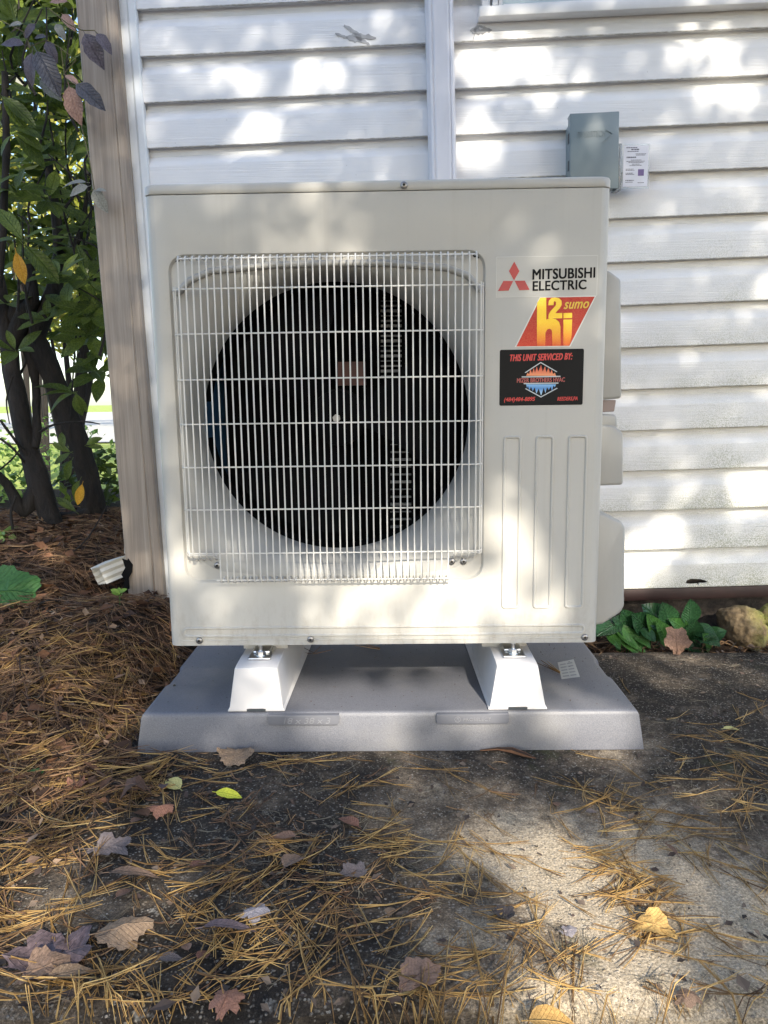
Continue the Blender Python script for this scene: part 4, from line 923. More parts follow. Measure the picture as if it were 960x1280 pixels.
pts = [p1, p1.lerp(p2, .5)+Vector((.001, 0, 0)), p2, p2.lerp(p3, .18)+Vector((0, 0, -.004)), p2.lerp(p3, .6), p3]
mb = tpath(pts, .074, .056, .005); k_ = mb
mb.build('elbow', M_OLDW, dsp, OFD, smooth=30)
MB().box(-.020, .020, -.03, .03, -.004, .012).build('pipe_clip', M_OLDW, dsp, tuple(Vector(at(170, 645, .79))-dsp.location))
tp = tag(MB().prism([(0, 0), (.012, .028), (.006, .045), (.020, .062), (.017, .090), (.030, .082), (.040, .100), (.044, .070), (.036, .045), (.024, .030), (.020, .0)], -.002, .004).build('torn_flap', flat('black_torn_plastic', (.004, .004, .0045), .7, 0, .06, .1)), 'torn black plastic flap between the downspout elbow and the corner post', 'torn plastic')
q = at(153, 738, .655); tp.location = q; tp.rotation_euler = (R(-12), R(-8), R(20))
def rock(lbl, c, r, seed, group=None):
    bm = bmesh.new(); bmesh.ops.create_icosphere(bm, subdivisions=5, radius=1)
    for v in bm.verts:
        n = v.co.normalized(); d = 1+.05*mnoise.noise(n*14+Vector((seed, seed, 0)))+.035*mnoise.noise(n*30)+.22*mnoise.noise(n*1.3+Vector((seed, 0, 0)))+.10*mnoise.noise(n*3.1+Vector((0, seed, 0)))+.05*mnoise.noise(n*8+Vector((0, 0, seed)))+.02*mnoise.noise(n*22)
        v.co = Vector((n.x*r[0], n.y*r[1], n.z*r[2]))*d
    me = bpy.data.meshes.new('rock'); bm.to_mesh(me); bm.free(); me.materials.append(M_ROCK); me.shade_smooth()
    o = link('rock', me, None, c); tag(o, lbl, 'rock', group); o.rotation_euler = (.1*seed, .05*seed, seed); return o
rock('large tan rock with lime moss at the right edge under the siding', at(928, 785, .61), (.088, .06, .064), 1.5)
rock('tan rock shoulder cut by the right edge of the picture under the flashing', at(965, 778, .63), (.06, .05, .05), 4.2)
M_HERB = m_leaf('dark_crinkled_leaf', (.010, .036, .014), (.026, .075, .028), .25, .15, .45); M_HERBL = m_leaf('fresh_green_leaf', (.024, .075, .016), (.06, .15, .036), .3, .2, .4)
hb = [leaf_mesh('leaf', M_HERB, .70, .12, .16, .5, 10, .02, i) for i in range(3)]; hl_ = [leaf_mesh('leaf', M_HERBL, .5, .14, .2, .45, 10, .02, i+5) for i in range(2)]
def herb(lbl, x, y, Y, leaves):
    c = at(x, y, Y); c.z = float(surf(c.x, Y)); b = tag(empty('broadleaf_plant', tuple(c)), lbl, 'plant', 'broad leaved plants along the wall')
    for (ax, ay, bx, by, dz, face, kind) in leaves:
        p, e = at(ax, ay, Y), at(bx, by, Y-dz); L = (e-p).length
        put('leaf', random.choice(hl_ if kind else hb), b, p, e-p, face, L)
        pb = Vector((c.x+(p.x-c.x)*.3, Y, c.z)); loc = [pb-c, (pb.lerp(p, .6)-c)+Vector((0, 0, .004)), p-c]
        MB().tube(loc, .0016, 5).build('leaf_stalk', M_HERBL, b)
herb('dark green broad leaved plant between the valve cover and the tan leaf', 815, 806, .56, [(838, 788, 808, 756, .02, (.2, -1, .5), 0), (838, 790, 832, 756, .03, (0, -1, .5), 0), (795, 792, 780, 765, .03, (-.3, -1, .5), 0), (800, 800, 772, 772, .04, (-.2, -.8, .8), 0), (826, 800, 815, 772, .05, (0, -1, .4), 1), (812, 790, 795, 770, .05, (-.4, -.8, .6), 0), (835, 806, 828, 780, .06, (.2, -1, .4), 1), (770, 788, 752, 782, .03, (0, -.5, 1), 1)])
herb('bright lance leaved plant right beside the pad corner', 780, 806, .54, [(765, 782, 812, 812, .05, (0, -.5, .9), 1), (770, 790, 800, 815, .06, (0, -.6, .9), 1), (765, 780, 790, 800, .04, (0, -.4, 1), 1), (760, 788, 775, 808, .06, (-.2, -.6, .8), 1), (790, 792, 814, 806, .05, (.1, -.6, .8), 1), (778, 778, 745, 790, .04, (-.1, -.4, 1), 0), (800, 785, 820, 800, .04, (.1, -.6, .8), 0)])
herb('dark green broad leaved plant between the tan leaf and the rock', 870, 808, .56, [(861, 782, 866, 752, .03, (.1, -1, .4), 0), (860, 790, 842, 775, .04, (-.3, -.9, .5), 1), (862, 785, 895, 792, .05, (.1, -.8, .7), 0), (880, 798, 907, 788, .03, (.2, -.8, .6), 0), (866, 792, 900, 803, .07, (.1, -.6, .9), 0), (880, 810, 858, 806, .05, (0, -.5, .9), 0), (888, 812, 886, 795, .06, (.2, -1, .4), 1), (862, 800, 872, 780, .05, (-.1, -1, .5), 0)])
# ------------------------------------------------------------------ creeper leaves hanging over the corner post
M_PURP = m_leaf('purple_creeper_leaf', (.060, .048, .060), (.13, .11, .13), .42, .1, .4); M_DKP = m_leaf('blackish_creeper_leaf', (.035, .033, .042), (.08, .08, .095), .4, .1, .35)
M_PINK = m_leaf('reddened_creeper_leaf', (.28, .16, .13), (.42, .27, .22), .5, .2, .35); M_GRYL = m_leaf('grey_green_creeper_leaf', (.20, .20, .17), (.32, .31, .27), .5, .2, .3)
mk = lambda mt, i: leaf_mesh('leaf', mt, .52, .10, .3, .42, 9, .14, i)
LP = {k: [mk(mt, i) for i in range(2)] for k, mt in (('p', M_PURP), ('d', M_DKP), ('r', M_PINK), ('g', M_GRYL))}
crp = tag(empty('creeper_vine', tuple(at(80, 90, .62))), 'purple leaved creeper trailing across the top left of the taupe corner post', 'vine')
for (x0, y0, x1, y1, Y, k, face) in ((30, 56, -2, 48, .60, 'p', (0, -1, .6)), (40, 66, 33, 103, .58, 'p', (-.3, -1, .1)), (46, 64, 74, 112, .57, 'd', (.4, -1, .2)), (58, 52, 70, 74, .62, 'p', (.2, -1, .3)), (58, 46, 42, 44, .63, 'd', (0, -1, .5)), (50, 100, 75, 120, .62, 'g', (0, -1, .4)), (86, 108, 96, 152, .60, 'r', (-.1, -1, .2)), (95, 105, 129, 130, .58, 'd', (.2, -1, .3)), (106, 42, 127, 80, .62, 'p', (.1, -1, .2)), (121, 42, 139, 62, .62, 'p', (.2, -1, .5)), (82, 94, 98, 102, .62, 'r', (0, -.7, .8)), (28, 30, 10, 28, .62, 'g', (0, -1, .6)), (44, 30, 28, 44, .63, 'p', (0, -1, .3)), (117, 237, 132, 263, .63, 'g', (0, -1, .2)), (119, 238, 131, 235, .62, 'g', (0, -.7, .7)), (110, 233, 84, 240, .62, 'g', (0, -1, .5)), (108, 228, 75, 226, .64, 'g', (0, -.5, .8)), (84, 2, 60, -3, .66, 'r', (0, -1, .5)), (78, 18, 92, 34, .66, 'r', (0, -1, .4)), (70, 30, 80, 46, .68, 'g', (0, -1, .4))):
    a, b = at(x0, y0, Y), at(x1, y1, Y-.01); put('leaf', LP[k][random.randint(0, 1)], crp, a, b-a, face, (b-a).length)
OFC = tuple(-crp.location)
for pth in (((-10, 20), (30, 40), (38, 58), (58, 50), (76, 60), (80, 90)), ((80, 90), (86, 106), (95, 104)), ((60, 10), (85, 30), (103, 38), (118, 38), (124, 44)), ((75, 60), (95, 75), (80, 92)), ((110, 240), (118, 236), (112, 200), (100, 150)), ((58, 50), (50, 80), (52, 100))):
    MB().tube([tuple(at(x, y, .635)) for x, y in pth], .0014, 5).build('stem', flat('green_stem', (.14, .12, .05), .6), crp, OFC)

# ------------------------------------------------------------------ litter
def free_of_pad(x, y, e=.004): return ~((x > PX0-e) & (x < PX1+e) & (y > PY0-e) & (y < PY1+e))
def needles(name, lbl, mat, cx, cy, n, th, L, rad=.0008, lift=.012, curv=.15, group3=True):
    """pine needles in bundles of three lying on the ground; arrays of bundle centres"""
    cx = np.repeat(cx, 3); cy = np.repeat(cy, 3); th = np.repeat(th, 3)+RNG.normal(0, .13, len(cx)); L = np.repeat(L, 3)*RNG.uniform(.8, 1.05, len(cx))
    z0 = np.repeat(RNG.uniform(0, 1, len(cx)//3)**2, 3)*lift; tilt = np.repeat(RNG.normal(0, .05, len(cx)//3), 3)+RNG.normal(0, .03, len(cx)); cv = RNG.normal(0, curv, len(cx))*RNG.choice([.5, 1., 2.6], len(cx))
    K = 5; s = np.linspace(0, 1, K); X = np.zeros((len(cx), K)); Y = X.copy()
    a = th[:, None]+cv[:, None]*(s-.2)*2
    X = cx[:, None]+np.concatenate([np.zeros((len(cx), 1)), np.cumsum(np.cos(a[:, :-1])*L[:, None]/(K-1), 1)], 1)-np.cos(th)[:, None]*L[:, None]*.5
    Y = cy[:, None]+np.concatenate([np.zeros((len(cx), 1)), np.cumsum(np.sin(a[:, :-1])*L[:, None]/(K-1), 1)], 1)-np.sin(th)[:, None]*L[:, None]*.5
    ok = (free_of_pad(X, Y).all(1)) & (~((Y > .68) & (X > -.76))).all(1)
    X, Y, th, L, z0, tilt = X[ok], Y[ok], th[ok], L[ok], z0[ok], tilt[ok]
    Z = surf(X, Y)+z0[:, None]+np.abs(tilt[:, None]*(s-.5)*L[:, None])*1.2+.0012+.0006*RNG.uniform(0, 1, len(th))[:, None]
    r = rad*np.array([.8, 1, 1, .9, .35])[None, :]*RNG.uniform(.75, 1.25, len(th))[:, None]
    nx, ny = -np.sin(th)[:, None], np.cos(th)[:, None]
    v = np.stack([np.stack([X+nx*r, Y+ny*r, Z-r*.4], -1), np.stack([X-nx*r, Y-ny*r, Z-r*.4], -1), np.stack([X, Y, Z+r*.9], -1)], 2)   # n,K,3,3
    n = len(X); base = np.arange(n)[:, None, None]*K*3; q = []
    for i in range(K-1):
        for k in range(3): q.append([i*3+k, i*3+(k+1) % 3, (i+1)*3+(k+1) % 3, (i+1)*3+k])
    f = (base+np.array(q)[None]).reshape(-1, 4)
    o = link(name, np_mesh(name, v.reshape(-1, 3), f, mat)); tag(o, lbl, None, None, 'stuff'); return o
def scatter(n, x0, x1, y0, y1, fn):
    x = RNG.uniform(x0, x1, n*6); y = RNG.uniform(y0, y1, n*6); k = RNG.uniform(0, 1, n*6) < fn(x, y); return x[k][:n], y[k][:n]
RU = RNG.uniform
# brown mulch of needles on the left mound
fn = lambda x, y: sstep(-.36, -.55, x)*(.5+.5*sstep(.3, -.6, vnoise(x, y, 7, 2)))*sstep(-.45, -.2, y)
x, y = scatter(6500, -1.9, -.35, -.45, 1.5, fn)
needles('brown_needle_mulch', 'brown pine needle mulch covering the mound left of the pad', M_NBROWN, x, y, 0, RU(0, 2*PI, len(x)), RU(.06, .13, len(x)), .0008, .022, .25)
fn = lambda x, y: sstep(-.34, -.5, x)*sstep(.65, -.05, y)*sstep(-.72, -.3, y)*(.35+.65*sstep(-.3, .5, vnoise(x, y, 8, 4)))
x, y = scatter(760, -1.4, -.33, -.72, .6, fn)
needles('golden_needles', 'loose golden pine needles over the left mound', M_NGOLD, x, y, 0, RU(0, 2*PI, len(x)), RU(.08, .14, len(x)), .0007, .024, .14)
# golden needles on the slab: loose ones and heaps where the photograph has them
HE = [(300, 960, 9, 60), (350, 962, 10, 60), (385, 955, 8, 40), (250, 1000, 8, 60), (455, 990, 10, 40), (470, 1005, 6, 50), (210, 1075, 10, 70), (60, 1050, 34, 80), (120, 1010, 24, 80), (30, 1080, 26, 60), (210, 1085, 8, 50), (380, 1060, 12, 60), (440, 1120, 16, 70), (480, 1050, 26, 45), (500, 1065, 18, 40), (330, 1110, 18, 90), (300, 1135, 20, 110), (250, 1150, 20, 110), (160, 1130, 16, 90), (350, 1180, 20, 90), (420, 1170, 16, 90), (300, 1215, 22, 110), (190, 1220, 20, 110), (100, 1200, 14, 90), (120, 1240, 18, 80), (320, 1245, 14, 60), (380, 1190, 10, 60), (60, 1160, 12, 60),
      (570, 1070, 12, 50), (585, 1085, 8, 40), (640, 1070, 9, 50), (605, 990, 6, 30), (640, 1130, 8, 50), (650, 1145, 8, 50), (690, 1195, 8, 50), (720, 1200, 7, 40), (590, 1205, 10, 60), (540, 1200, 12, 60), (600, 1240, 12, 70), (615, 1160, 8, 50), (720, 985, 8, 30), (745, 1000, 12, 40), (770, 1020, 16, 50), (800, 1030, 12, 50), (735, 1060, 8, 40), (755, 1080, 14, 35), (780, 1095, 20, 35), (795, 1110, 26, 30), (800, 1135, 18, 34), (815, 1160, 20, 40), (850, 1170, 10, 50), (850, 1050, 12, 50), (890, 1060, 12, 60), (930, 1080, 10, 50), (945, 1110, 8, 40), (900, 1000, 14, 60), (930, 960, 16, 50), (880, 970, 8, 50), (940, 1010, 12, 50), (905, 940, 8, 50), (850, 905, 5, 60), (940, 890, 10, 40), (900, 915, 8, 40), (750, 945, 5, 40), (520, 945, 4, 40), (600, 945, 5, 40), (840, 1020, 8, 50),
      (820, 990, 6, 40), (760, 1150, 6, 60), (700, 1220, 8, 40), (520, 1110, 8, 50), (560, 1110, 6, 40), (940, 1180, 5, 40), (500, 1160, 10, 60)]
cx, cy, ct, cl = [], [], [], []
for (px, py, n, r) in HE:
    th0 = random.uniform(0, PI)
    for k in range(max(3, int(n*.52))):
        p = atz(px+random.gauss(0, r*.5), py+random.gauss(0, r*.28)); cx.append(p.x); cy.append(p.y); ct.append(th0+random.gauss(0, .75)+(PI if random.random() < .5 else 0)); cl.append(random.uniform(.06, .125))
needles('golden_needles', 'golden pine needles lying in heaps and bundles on the slab', M_NGOLD, np.array(cx), np.array(cy), 0, np.array(ct), np.array(cl), .00058, .008, .10)
fn = lambda x, y: (.10+.9*sstep(.0, -.35, x)*sstep(.1, -.3, y))*(.2+.8*sstep(-.2, .5, vnoise(x, y, 9, 7)))
x, y = scatter(260, -.95, 1.15, -.68, .45, fn)
needles('golden_needles', 'loose golden pine needles strewn thinly over the slab', M_NGOLD, x, y, 0, RU(0, 2*PI, len(x)), RU(.05, .12, len(x)), .00062, .005, .12)
fn = lambda x, y: sstep(.35, -.5, x)*(.15+.85*sstep(-.1, .6, vnoise(x, y, 8, 17)))
x, y = scatter(800, -1.0, .9, -.68, .2, fn)
needles('brown_needle_mulch', 'short broken brown needles between the golden ones on the slab', M_NBROWN, x, y, 0, RU(0, 2*PI, len(x)), RU(.015, .07, len(x)), .0006, .004, .3)
# the strip in front of the slab and the strip behind it
x, y = scatter(900, -.9, .9, -.86, -.645, lambda x, y: .4+.6*sstep(-.3, .3, vnoise(x, y, 9, 1)))
needles('golden_needles', 'golden pine needles heaped in front of the slab edge', M_NGOLD, x, y, 0, RNG.normal(0, .6, len(x)), RU(.06, .12, len(x)), .0007, .03, .12)
x, y = scatter(260, .46, 1.5, .47, .66, lambda x, y: x*0+.8)
needles('brown_needle_mulch', 'brown needles in the gap between slab and wall at the right', M_NBROWN, x, y, 0, RU(0, 2*PI, len(x)), RU(.04, .09, len(x)), .0009, .015, .2)
x, y = scatter(900, -1., 1.3, -.68, .48, lambda x, y: .15+.85*sstep(0, .6, vnoise(x, y, 6, 12)))
needles('dead_grass', 'fine grey dead grass and rootlets matted on the slab', M_NGREY, x, y, 0, RU(0, 2*PI, len(x)), RU(.02, .06, len(x)), .00035, .004, .7)
# needles and twigs lying on the pad
def pad_needles(px, py, n, ang, sp, L, mat, lbl, name='pine_needles', z=.0775):
    mb = MB(); p = atz(px, py, z)
    for k in range(n):
        a = R(ang)+random.gauss(0, sp); l = L*random.uniform(.7, 1.1); c = random.uniform(-.1, .1)
        mb.tube([(l*s*math.cos(a+c*s), l*s*math.sin(a+c*s), .001+.0015*(k % 3)+.004*s) for s in (0, .33, .66, 1)], [.0009, .0009, .0008, .0004], 4)
    o = mb.build(name, mat, None, tuple(p)); o['kind'] = 'stuff'; return tag(o, lbl)
pad_needles(700, 842, 6, 120, .16, .07, M_NGOLD, 'golden needle bundle lying on the pad beside the paper label')
pad_needles(392, 818, 4, 110, .5, .05, M_NBROWN, 'few brown needles on the pad in the shade right of the left rail')
pad_needles(475, 812, 3, 170, .4, .07, M_NBROWN, 'few brown needles on the pad under the middle of the unit')
# crumbs of bark and leaf
def crumbs(name, lbl, mat, x, y, s, flatn=.35, lift=.004):
    n = len(x); N = RNG.normal(0, flatn, (n, 3)); N[:, 2] = 1; D = RNG.normal(0, 1, (n, 3)); D[:, 2] *= .15
    P = np.stack([x, y, surf(x, y)+.0015+RU(0, lift, n)], 1); v, f = leaf_quads(P, N, D, s, s*RU(.25, .8, n))
    m_ = free_of_pad(v[:, 0], v[:, 1]).reshape(-1, 4).all(1); f = f.reshape(2, -1, 3) if False else f
    km = np.concatenate([m_, m_]); f = f[km]
    return tag(link(name, np_mesh(name, v, f, mat, None, False)), lbl, None, None, 'stuff')
x, y = scatter(2600, -1.9, -.36, -.3, 1.5, lambda x, y: sstep(-.36, -.5, x))
crumbs('bark_mulch', 'dark bark chips among the needles on the left mound', M_CHIP, x, y, RU(.012, .05, len(x)), .5, .014)
x, y = scatter(2600, -1., 1.3, -.68, .48, lambda x, y: .2+.8*sstep(0, .7, vnoise(x, y, 7, 22))*(.4+.6*sstep(.3, -.3, x)))
crumbs('leaf_crumbs', 'dark leaf crumbs scattered over the slab', M_CRUMB, x, y, RU(.004, .016, len(x)), .4, .002)
x, y = scatter(900, -1.7, -.4, -.45, 1.3, lambda x, y: sstep(-.4, -.55, x))
crumbs('leaf_crumbs', 'tan leaf scraps among the needles on the left mound', m_isl('tan_leaf_scraps', [(0., (.12, .07, .045)), (.5, (.26, .16, .10)), (1., (.40, .28, .18))], .7), x, y, RU(.01, .03, len(x)), .5, .02)
x, y = scatter(900, -.9, .9, -.88, -.66, lambda x, y: x*0+1)
crumbs('leaf_crumbs', 'dark leaf crumbs in front of the slab edge', M_CRUMB, x, y, RU(.008, .03, len(x)), .5, .012)
x, y = scatter(500, .45, 1.6, .47, .70, lambda x, y: x*0+1)
crumbs('leaf_crumbs', 'dark leaf crumbs in the gap behind the slab', M_CRUMB, x, y, RU(.008, .03, len(x)), .5, .01)

x, y = RU(PX0+.03, PX1-.03, 420), RU(-.05, .36, 420); s = RU(.001, .005, 420)
N = RNG.normal(0, .4, (420, 3)); N[:, 2] = 1; D = RNG.normal(0, 1, (420, 3)); D[:, 2] *= .1
v, f = leaf_quads(np.stack([x, y, np.full(420, .0778)], 1), N, D, s, s*.5)
tag(link('pad_grit', np_mesh('pad_grit', v, f, M_CRUMB, None, False)), 'specks of grit lying on top of the equipment pad', None, None, 'stuff')
# ------------------------------------------------------------------ single fallen leaves
def lobed(name, mat, lobes=5, deep=.4, curl=.25, seed=0, fold=0.):
    rr = random.Random(seed); n = 40; mb = MB(); rings = []
    for j, q in enumerate((0.02, .35, .68, 1.)):
        ring = []
        for i in range(n):
            a = 2*PI*i/n; r = .5*(1-.7*deep*(.5-.5*math.cos(lobes*(a-PI)))+.06*math.sin(3*lobes*a+seed))*(1.12-.2*math.cos(a)*0)
            x = q*r*math.cos(a)*1.05; y = q*r*math.sin(a)*.9
            r *= 1+.10*mnoise.noise(Vector((math.cos(a)*3, math.sin(a)*3, seed*2))); x = q*r*math.cos(a)*1.05; y = q*r*math.sin(a)*.9
            z = .05*mnoise.noise(Vector((x*9, y*9, seed+5)))+1.1*curl*(x*x*rr.uniform(.9, 1.1)*math.cos(seed)*1.6+y*y*1.6*math.cos(seed*2.1+.5))+.10*mnoise.noise(Vector((x*4, y*4, seed)))+fold*abs(y)
            ring.append((x+.5, y, z))
        rings.append(ring)
    mb.loft(rings); mb.f.append(tuple(range(n))); mb.mi.append(0); mb.tube([(-.2, 0, .02), (.1, 0, .0), (.5, 0, .0)], .010, 4)
    return mb.mesh(name, mat, 60)
def ovate(name, mat, seed=0, wid=.5, curl=.15): return leaf_mesh(name, mat, wid, .15, curl, .42, 9, .06, seed)
ML = lambda nm, c, tip=None: m_leaf(nm, c, tip, .7, .06, .5)
MLs = dict(yellow=ML('pale_yellow_leaf', (.44, .40, .14), (.52, .48, .22)), lime=ML('lime_yellow_leaf', (.42, .42, .03), (.5, .5, .05)), orange=ML('yellow_orange_leaf', (.36, .21, .065), (.48, .30, .10)), tan=ML('tan_leaf', (.17, .112, .070), (.26, .18, .115)), grey=ML('grey_mauve_leaf', (.075, .060, .056), (.13, .105, .10)), brown=ML('brown_leaf', (.12, .075, .05), (.2, .13, .09)), purple=ML('dark_purple_brown_leaf', (.075, .052, .055), (.14, .10, .105)), silver=ML('silvery_leaf', (.16, .14, .15), (.26, .235, .245)), red=ML('red_brown_leaf', (.15, .065, .042), (.24, .12, .08)), rust=ML('rusty_tan_leaf', (.15, .082, .055), (.23, .14, .095)), green=ML('small_green_leaf', (.05, .16, .05), (.09, .25, .08)))
G_ = 'fallen leaves lying on the slab and mulch'
def fall(kind, px, py, size, ang, shape, lbl, tilt=(0, 0), z=None, seed=None, wid=.5, grp=G_):
    """size in pixels of the photograph, turned into metres at the leaf's own distance"""
    zz = .004; p = atz(px, py, zz); zz = float(surf(p.x, p.y))+.004 if z is None else z; p = atz(px, py, zz)
    L = size*(p-CAM).dot(fw)/F_PX*1.0; seed = seed if seed is not None else px*.37+py*.11
    me = lobed('fallen_leaf', MLs[kind], *shape[1:], seed=seed) if shape[0] == 'lobed' else ovate('fallen_leaf', MLs[kind], int(seed), shape[1] if len(shape) > 1 else wid, shape[2] if len(shape) > 2 else .15)
    zs = [v.co.z for v in me.vertices]; o = link('fallen_leaf', me)
    d = Vector((math.cos(R(ang)), math.sin(R(ang)), tilt[0])); nn = Vector((0, tilt[1], 1))
    mm = orient(p, d, nn, L); c = mm @ Vector((.5, 0, 0)); mm.translation = p-(c-p)
    lo = min((mm @ v.co).z for v in me.vertices); mm.translation.z += float(surf(p.x, p.y))+.0015-lo if z is None else 0
    o.matrix_basis = mm; return tag(o, lbl, 'leaf', grp)
ov, lo5, lo7 = ('ovate', .56, .1), ('lobed', 5, .42, .5), ('lobed', 7, .45, .6)
fall('yellow', 216, 980, 32, 140, ('ovate', .62, .1), 'pale yellow oval leaf in front of the left part of the pad', (.12, -.3))
fall('lime', 286, 994, 36, -15, ('ovate', .42, .1), 'bright lime yellow slim leaf in front of the left part of the pad', (0, -.35))
fall('orange', 50, 944, 34, 5, ('ovate', .5, .3), 'yellow orange leaf on the needles at the left edge')
fall('tan', 295, 948, 40, 0, ('lobed', 6, .2, .3), 'tan curled leaf against the front of the pad at the left', (0, -.1))
fall('grey', 136, 1062, 52, 10, ('lobed', 5, .5, .25), 'grey mauve lobed leaf left of the middle of the slab')
fall('brown', 168, 1097, 60, 5, ('ovate', .28, .25), 'long brown rolled leaf just below the grey mauve leaf', (.05, 0))
fall('rust', 155, 1117, 24, 60, ('ovate', .6, .2), 'small rusty leaf under the brown rolled leaf')
fall('tan', 157, 1168, 60, 25, ('lobed', 4, .3, .5), 'broad tan leaf between the grey mauve leaf and the front left')
fall('purple', 66, 1196, 92, 20, ('lobed', 5, .34, .6), 'large dark purple brown leaf at the front left of the slab')
fall('purple', 288, 1166, 66, 12, ('ovate', .34, .3), 'dark curled strip of a leaf near the silvery leaf', (.05, .2))
fall('silver', 318, 1142, 34, 30, ('lobed', 5, .4, .6), 'silvery lilac leaf lit by the sun in the front left needles')
fall('red', 255, 1194, 22, 70, ('ovate', .8, .2), 'small dark red round leaf below the curled dark strip')
fall('grey', 214, 1199, 28, 10, ('ovate', .6, .2), 'small mauve leaf left of the small dark red round leaf')
fall('rust', 233, 1183, 18, 120, ('ovate', .7, .2), 'tiny pinkish leaf above the small mauve leaf')
fall('brown', 368, 1080, 40, 60, ('ovate', .7, .4), 'dark brown folded leaf in the middle left needles', (.15, .2))
fall('rust', 354, 1048, 34, 170, ('ovate', .5, .2), 'rusty tan leaf above the dark brown folded leaf')
fall('grey', 442, 1092, 32, 20, ('lobed', 5, .3, .6), 'purple grey leaf left of the centre bundle of needles')
fall('red', 436, 1028, 34, 140, ('ovate', .5, .3), 'red brown leaf at the left end of the centre needle heap', (.2, 0))
fall('rust', 525, 1222, 54, 40, ('lobed', 4, .25, .4), 'large rusty pink leaf at the front centre of the slab')
fall('red', 284, 1254, 44, 80, ('lobed', 6, .4, 1.), 'crumpled red brown leaf at the front edge of the slab, left of centre')
fall('orange', 818, 1163, 44, -20, ('lobed', 4, .2, .35), 'crumpled yellow leaf at the foot of the right needle heap')
fall('orange', 692, 1273, 64, 5, ('ovate', .55, .3), 'orange tan leaf at the very bottom in front of the slab edge', (0, -.2), .006)
fall('yellow', 915, 913, 24, 10, ('ovate', .45, .2), 'small pale yellow leaf on the slab far right of the pad')
fall('tan', 488, 1139, 20, 80, ('ovate', .7, .2), 'small tan leaf near the middle of the front slab')
fall('red', 248, 1081, 22, 30, ('ovate', .6, .2), 'small red brown leaf right of the grey mauve leaf')
fall('rust', 170, 998, 34, 20, ('lobed', 6, .4, 1.), 'crumpled pinkish leaf at the edge of the left needles')
fall('red', 203, 1015, 28, 10, ('lobed', 5, .3, .8), 'rust red leaf fragment under the pale yellow oval leaf')
fall('rust', 172, 1027, 20, 60, ('ovate', .6, .3), 'small orange tan leaf near the crumpled pinkish leaf')
fall('tan', 90, 1225, 60, 35, ('ovate', .4, .3), 'long grey tan leaf under the large dark purple brown leaf')
fall('brown', 60, 1262, 60, 20, ('lobed', 5, .4, .6), 'brown leaf at the lower left corner')
fall('purple', 205, 985, 24, 100, ('ovate', .5, .3), 'dark leaf half under the pale yellow oval leaf')
fall('red', 95, 985, 26, 40, ('lobed', 5, .4, .9), 'dark red crumpled leaf in the needles left of the pad corner')
fall('grey', 14, 965, 18, 10, ('ovate', .7, .2), 'small grey leaf at the left edge level with the pad front')
fall('green', 48, 966, 22, 0, ('ovate', .45, .2), 'small green leaf on the left needles level with the pad front')
fall('grey', 740, 1015, 16, 20, ('ovate', .7, .2), 'tiny grey pink leaf in the right needle heap')
fall('rust', 695, 1005, 14, 100, ('ovate', .7, .2), 'tiny rusty leaf above the right needle heap')
fall('rust', 838, 1063, 40, 95, ('ovate', .16, .2), 'slim rusty leaf standing out right of the right needle heap')
fall('grey', 630, 1143, 26, 0, ('lobed', 5, .3, .6), 'small mauve leaf in the centre needle bundle')
fall('silver', 710, 1163, 20, 10, ('lobed', 4, .2, .3), 'small whitish flake on the brightest part of the slab')
fall('brown', 860, 1250, 30, 10, ('lobed', 5, .3, .6), 'brown leaf at the bottom right in front of the slab edge')
fall('tan', 930, 1060, 22, 60, ('ovate', .6, .2), 'small tan leaf at the right edge of the slab')
fall('rust', 846, 800, 34, 80, ('lobed', 5, .4, .4), 'tan maple leaf standing upright between the broad leaved plants', (1.6, 0), .035, 2.5, .5, None)
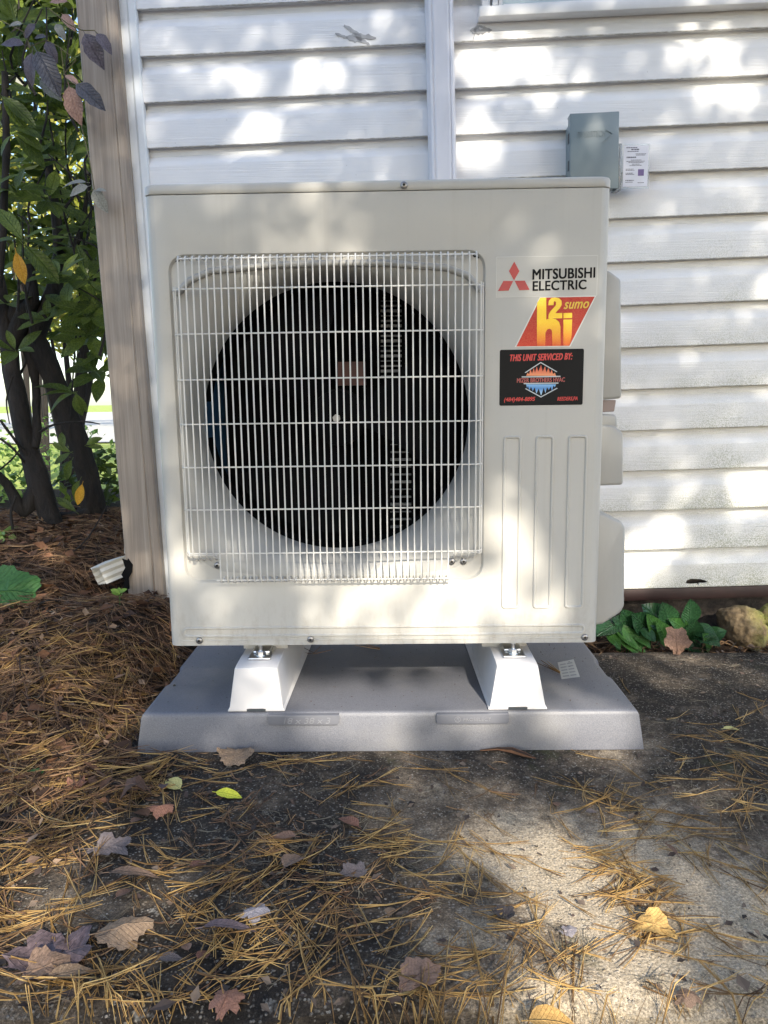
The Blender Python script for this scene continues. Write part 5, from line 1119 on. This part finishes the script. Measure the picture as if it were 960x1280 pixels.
q = tag(MB().tube([tuple(atz(x, y, z)) for x, y, z in ((600, 938, .004), (622, 936, .007), (640, 938, .010), (655, 943, .006), (670, 948, .004))], [.0015, .003, .006, .005, .001], 7).build('bark_curl', M_CHIP), 'dark brown bark curl lying against the front of the pad', 'bark')
# leaf and seedling on the left mulch
gl = lobed('leaf_blade', m_leaf('big_green_leaf', (.035, .105, .025), (.06, .16, .04), .45, .25, .25), 5, .30, .2, 3.3)
p = at(18, 738, .52); bgl = tag(link('green_leaf', gl), 'big green jagged leaf on the mulch at the left edge', 'leaf'); bgl.matrix_basis = orient(p-Vector((.10, 0, 0)), (1, .1, -.05), (.0, -.75, .75), .155)
sd = at(150, 757, .50); sdl = tag(empty('seedling', (sd.x, sd.y, float(surf(sd.x, sd.y)))), 'small lime green seedling at the foot of the corner post', 'seedling')
sm_ = leaf_mesh('leaf', m_leaf('lime_leaf', (.20, .34, .05), (.3, .45, .08), .45, .3, .2), .6, .1, .1, .5, 6, 0, 1)
for a in (20, 100, 170, 235, 300): put('leaf', sm_, sdl, sdl.location+Vector((0, 0, .022+.006*(a % 3))), (math.cos(R(a)), math.sin(R(a))*.6-.2, .5), (0, -.6, .8), .024)
MB().tube([(0, 0, 0), (.001, 0, .026)], .0012, 5).build('stem', M_HERBL, sdl)
lowp = at(128, 734, .56)
for i, (x0, y0, x1, y1, Y, r) in enumerate(((0, 725, 90, 690, .6, .0035), (40, 712, 90, 702, .62, .003), (100, 700, 128, 672, .7, .002), (20, 845, 14, 885, .2, .004), (45, 720, 75, 740, .5, .004), (115, 835, 190, 822, .28, .003))):
    a, b = at(x0, y0, Y), at(x1, y1, Y+.03); a.z = float(surf(a.x, a.y))+.008; b.z = float(surf(b.x, b.y))+.012
    mdp = a.lerp(b, .5)+Vector((.0, .01, .006)); tag(MB().tube([a, mdp, b], [r, r*1.1, r*.5], 6).build('twig', M_CHIP if i % 2 else M_BARK), ('long reddish twig on the mulch at the far left', 'dark twig crossing the long reddish twig', 'thin twig leaning near the downspout elbow', 'forked grey twig at the left edge above the golden needles', 'short bark strip beside the big green leaf', 'dark twig by the left edge of the pad')[i], 'twig')
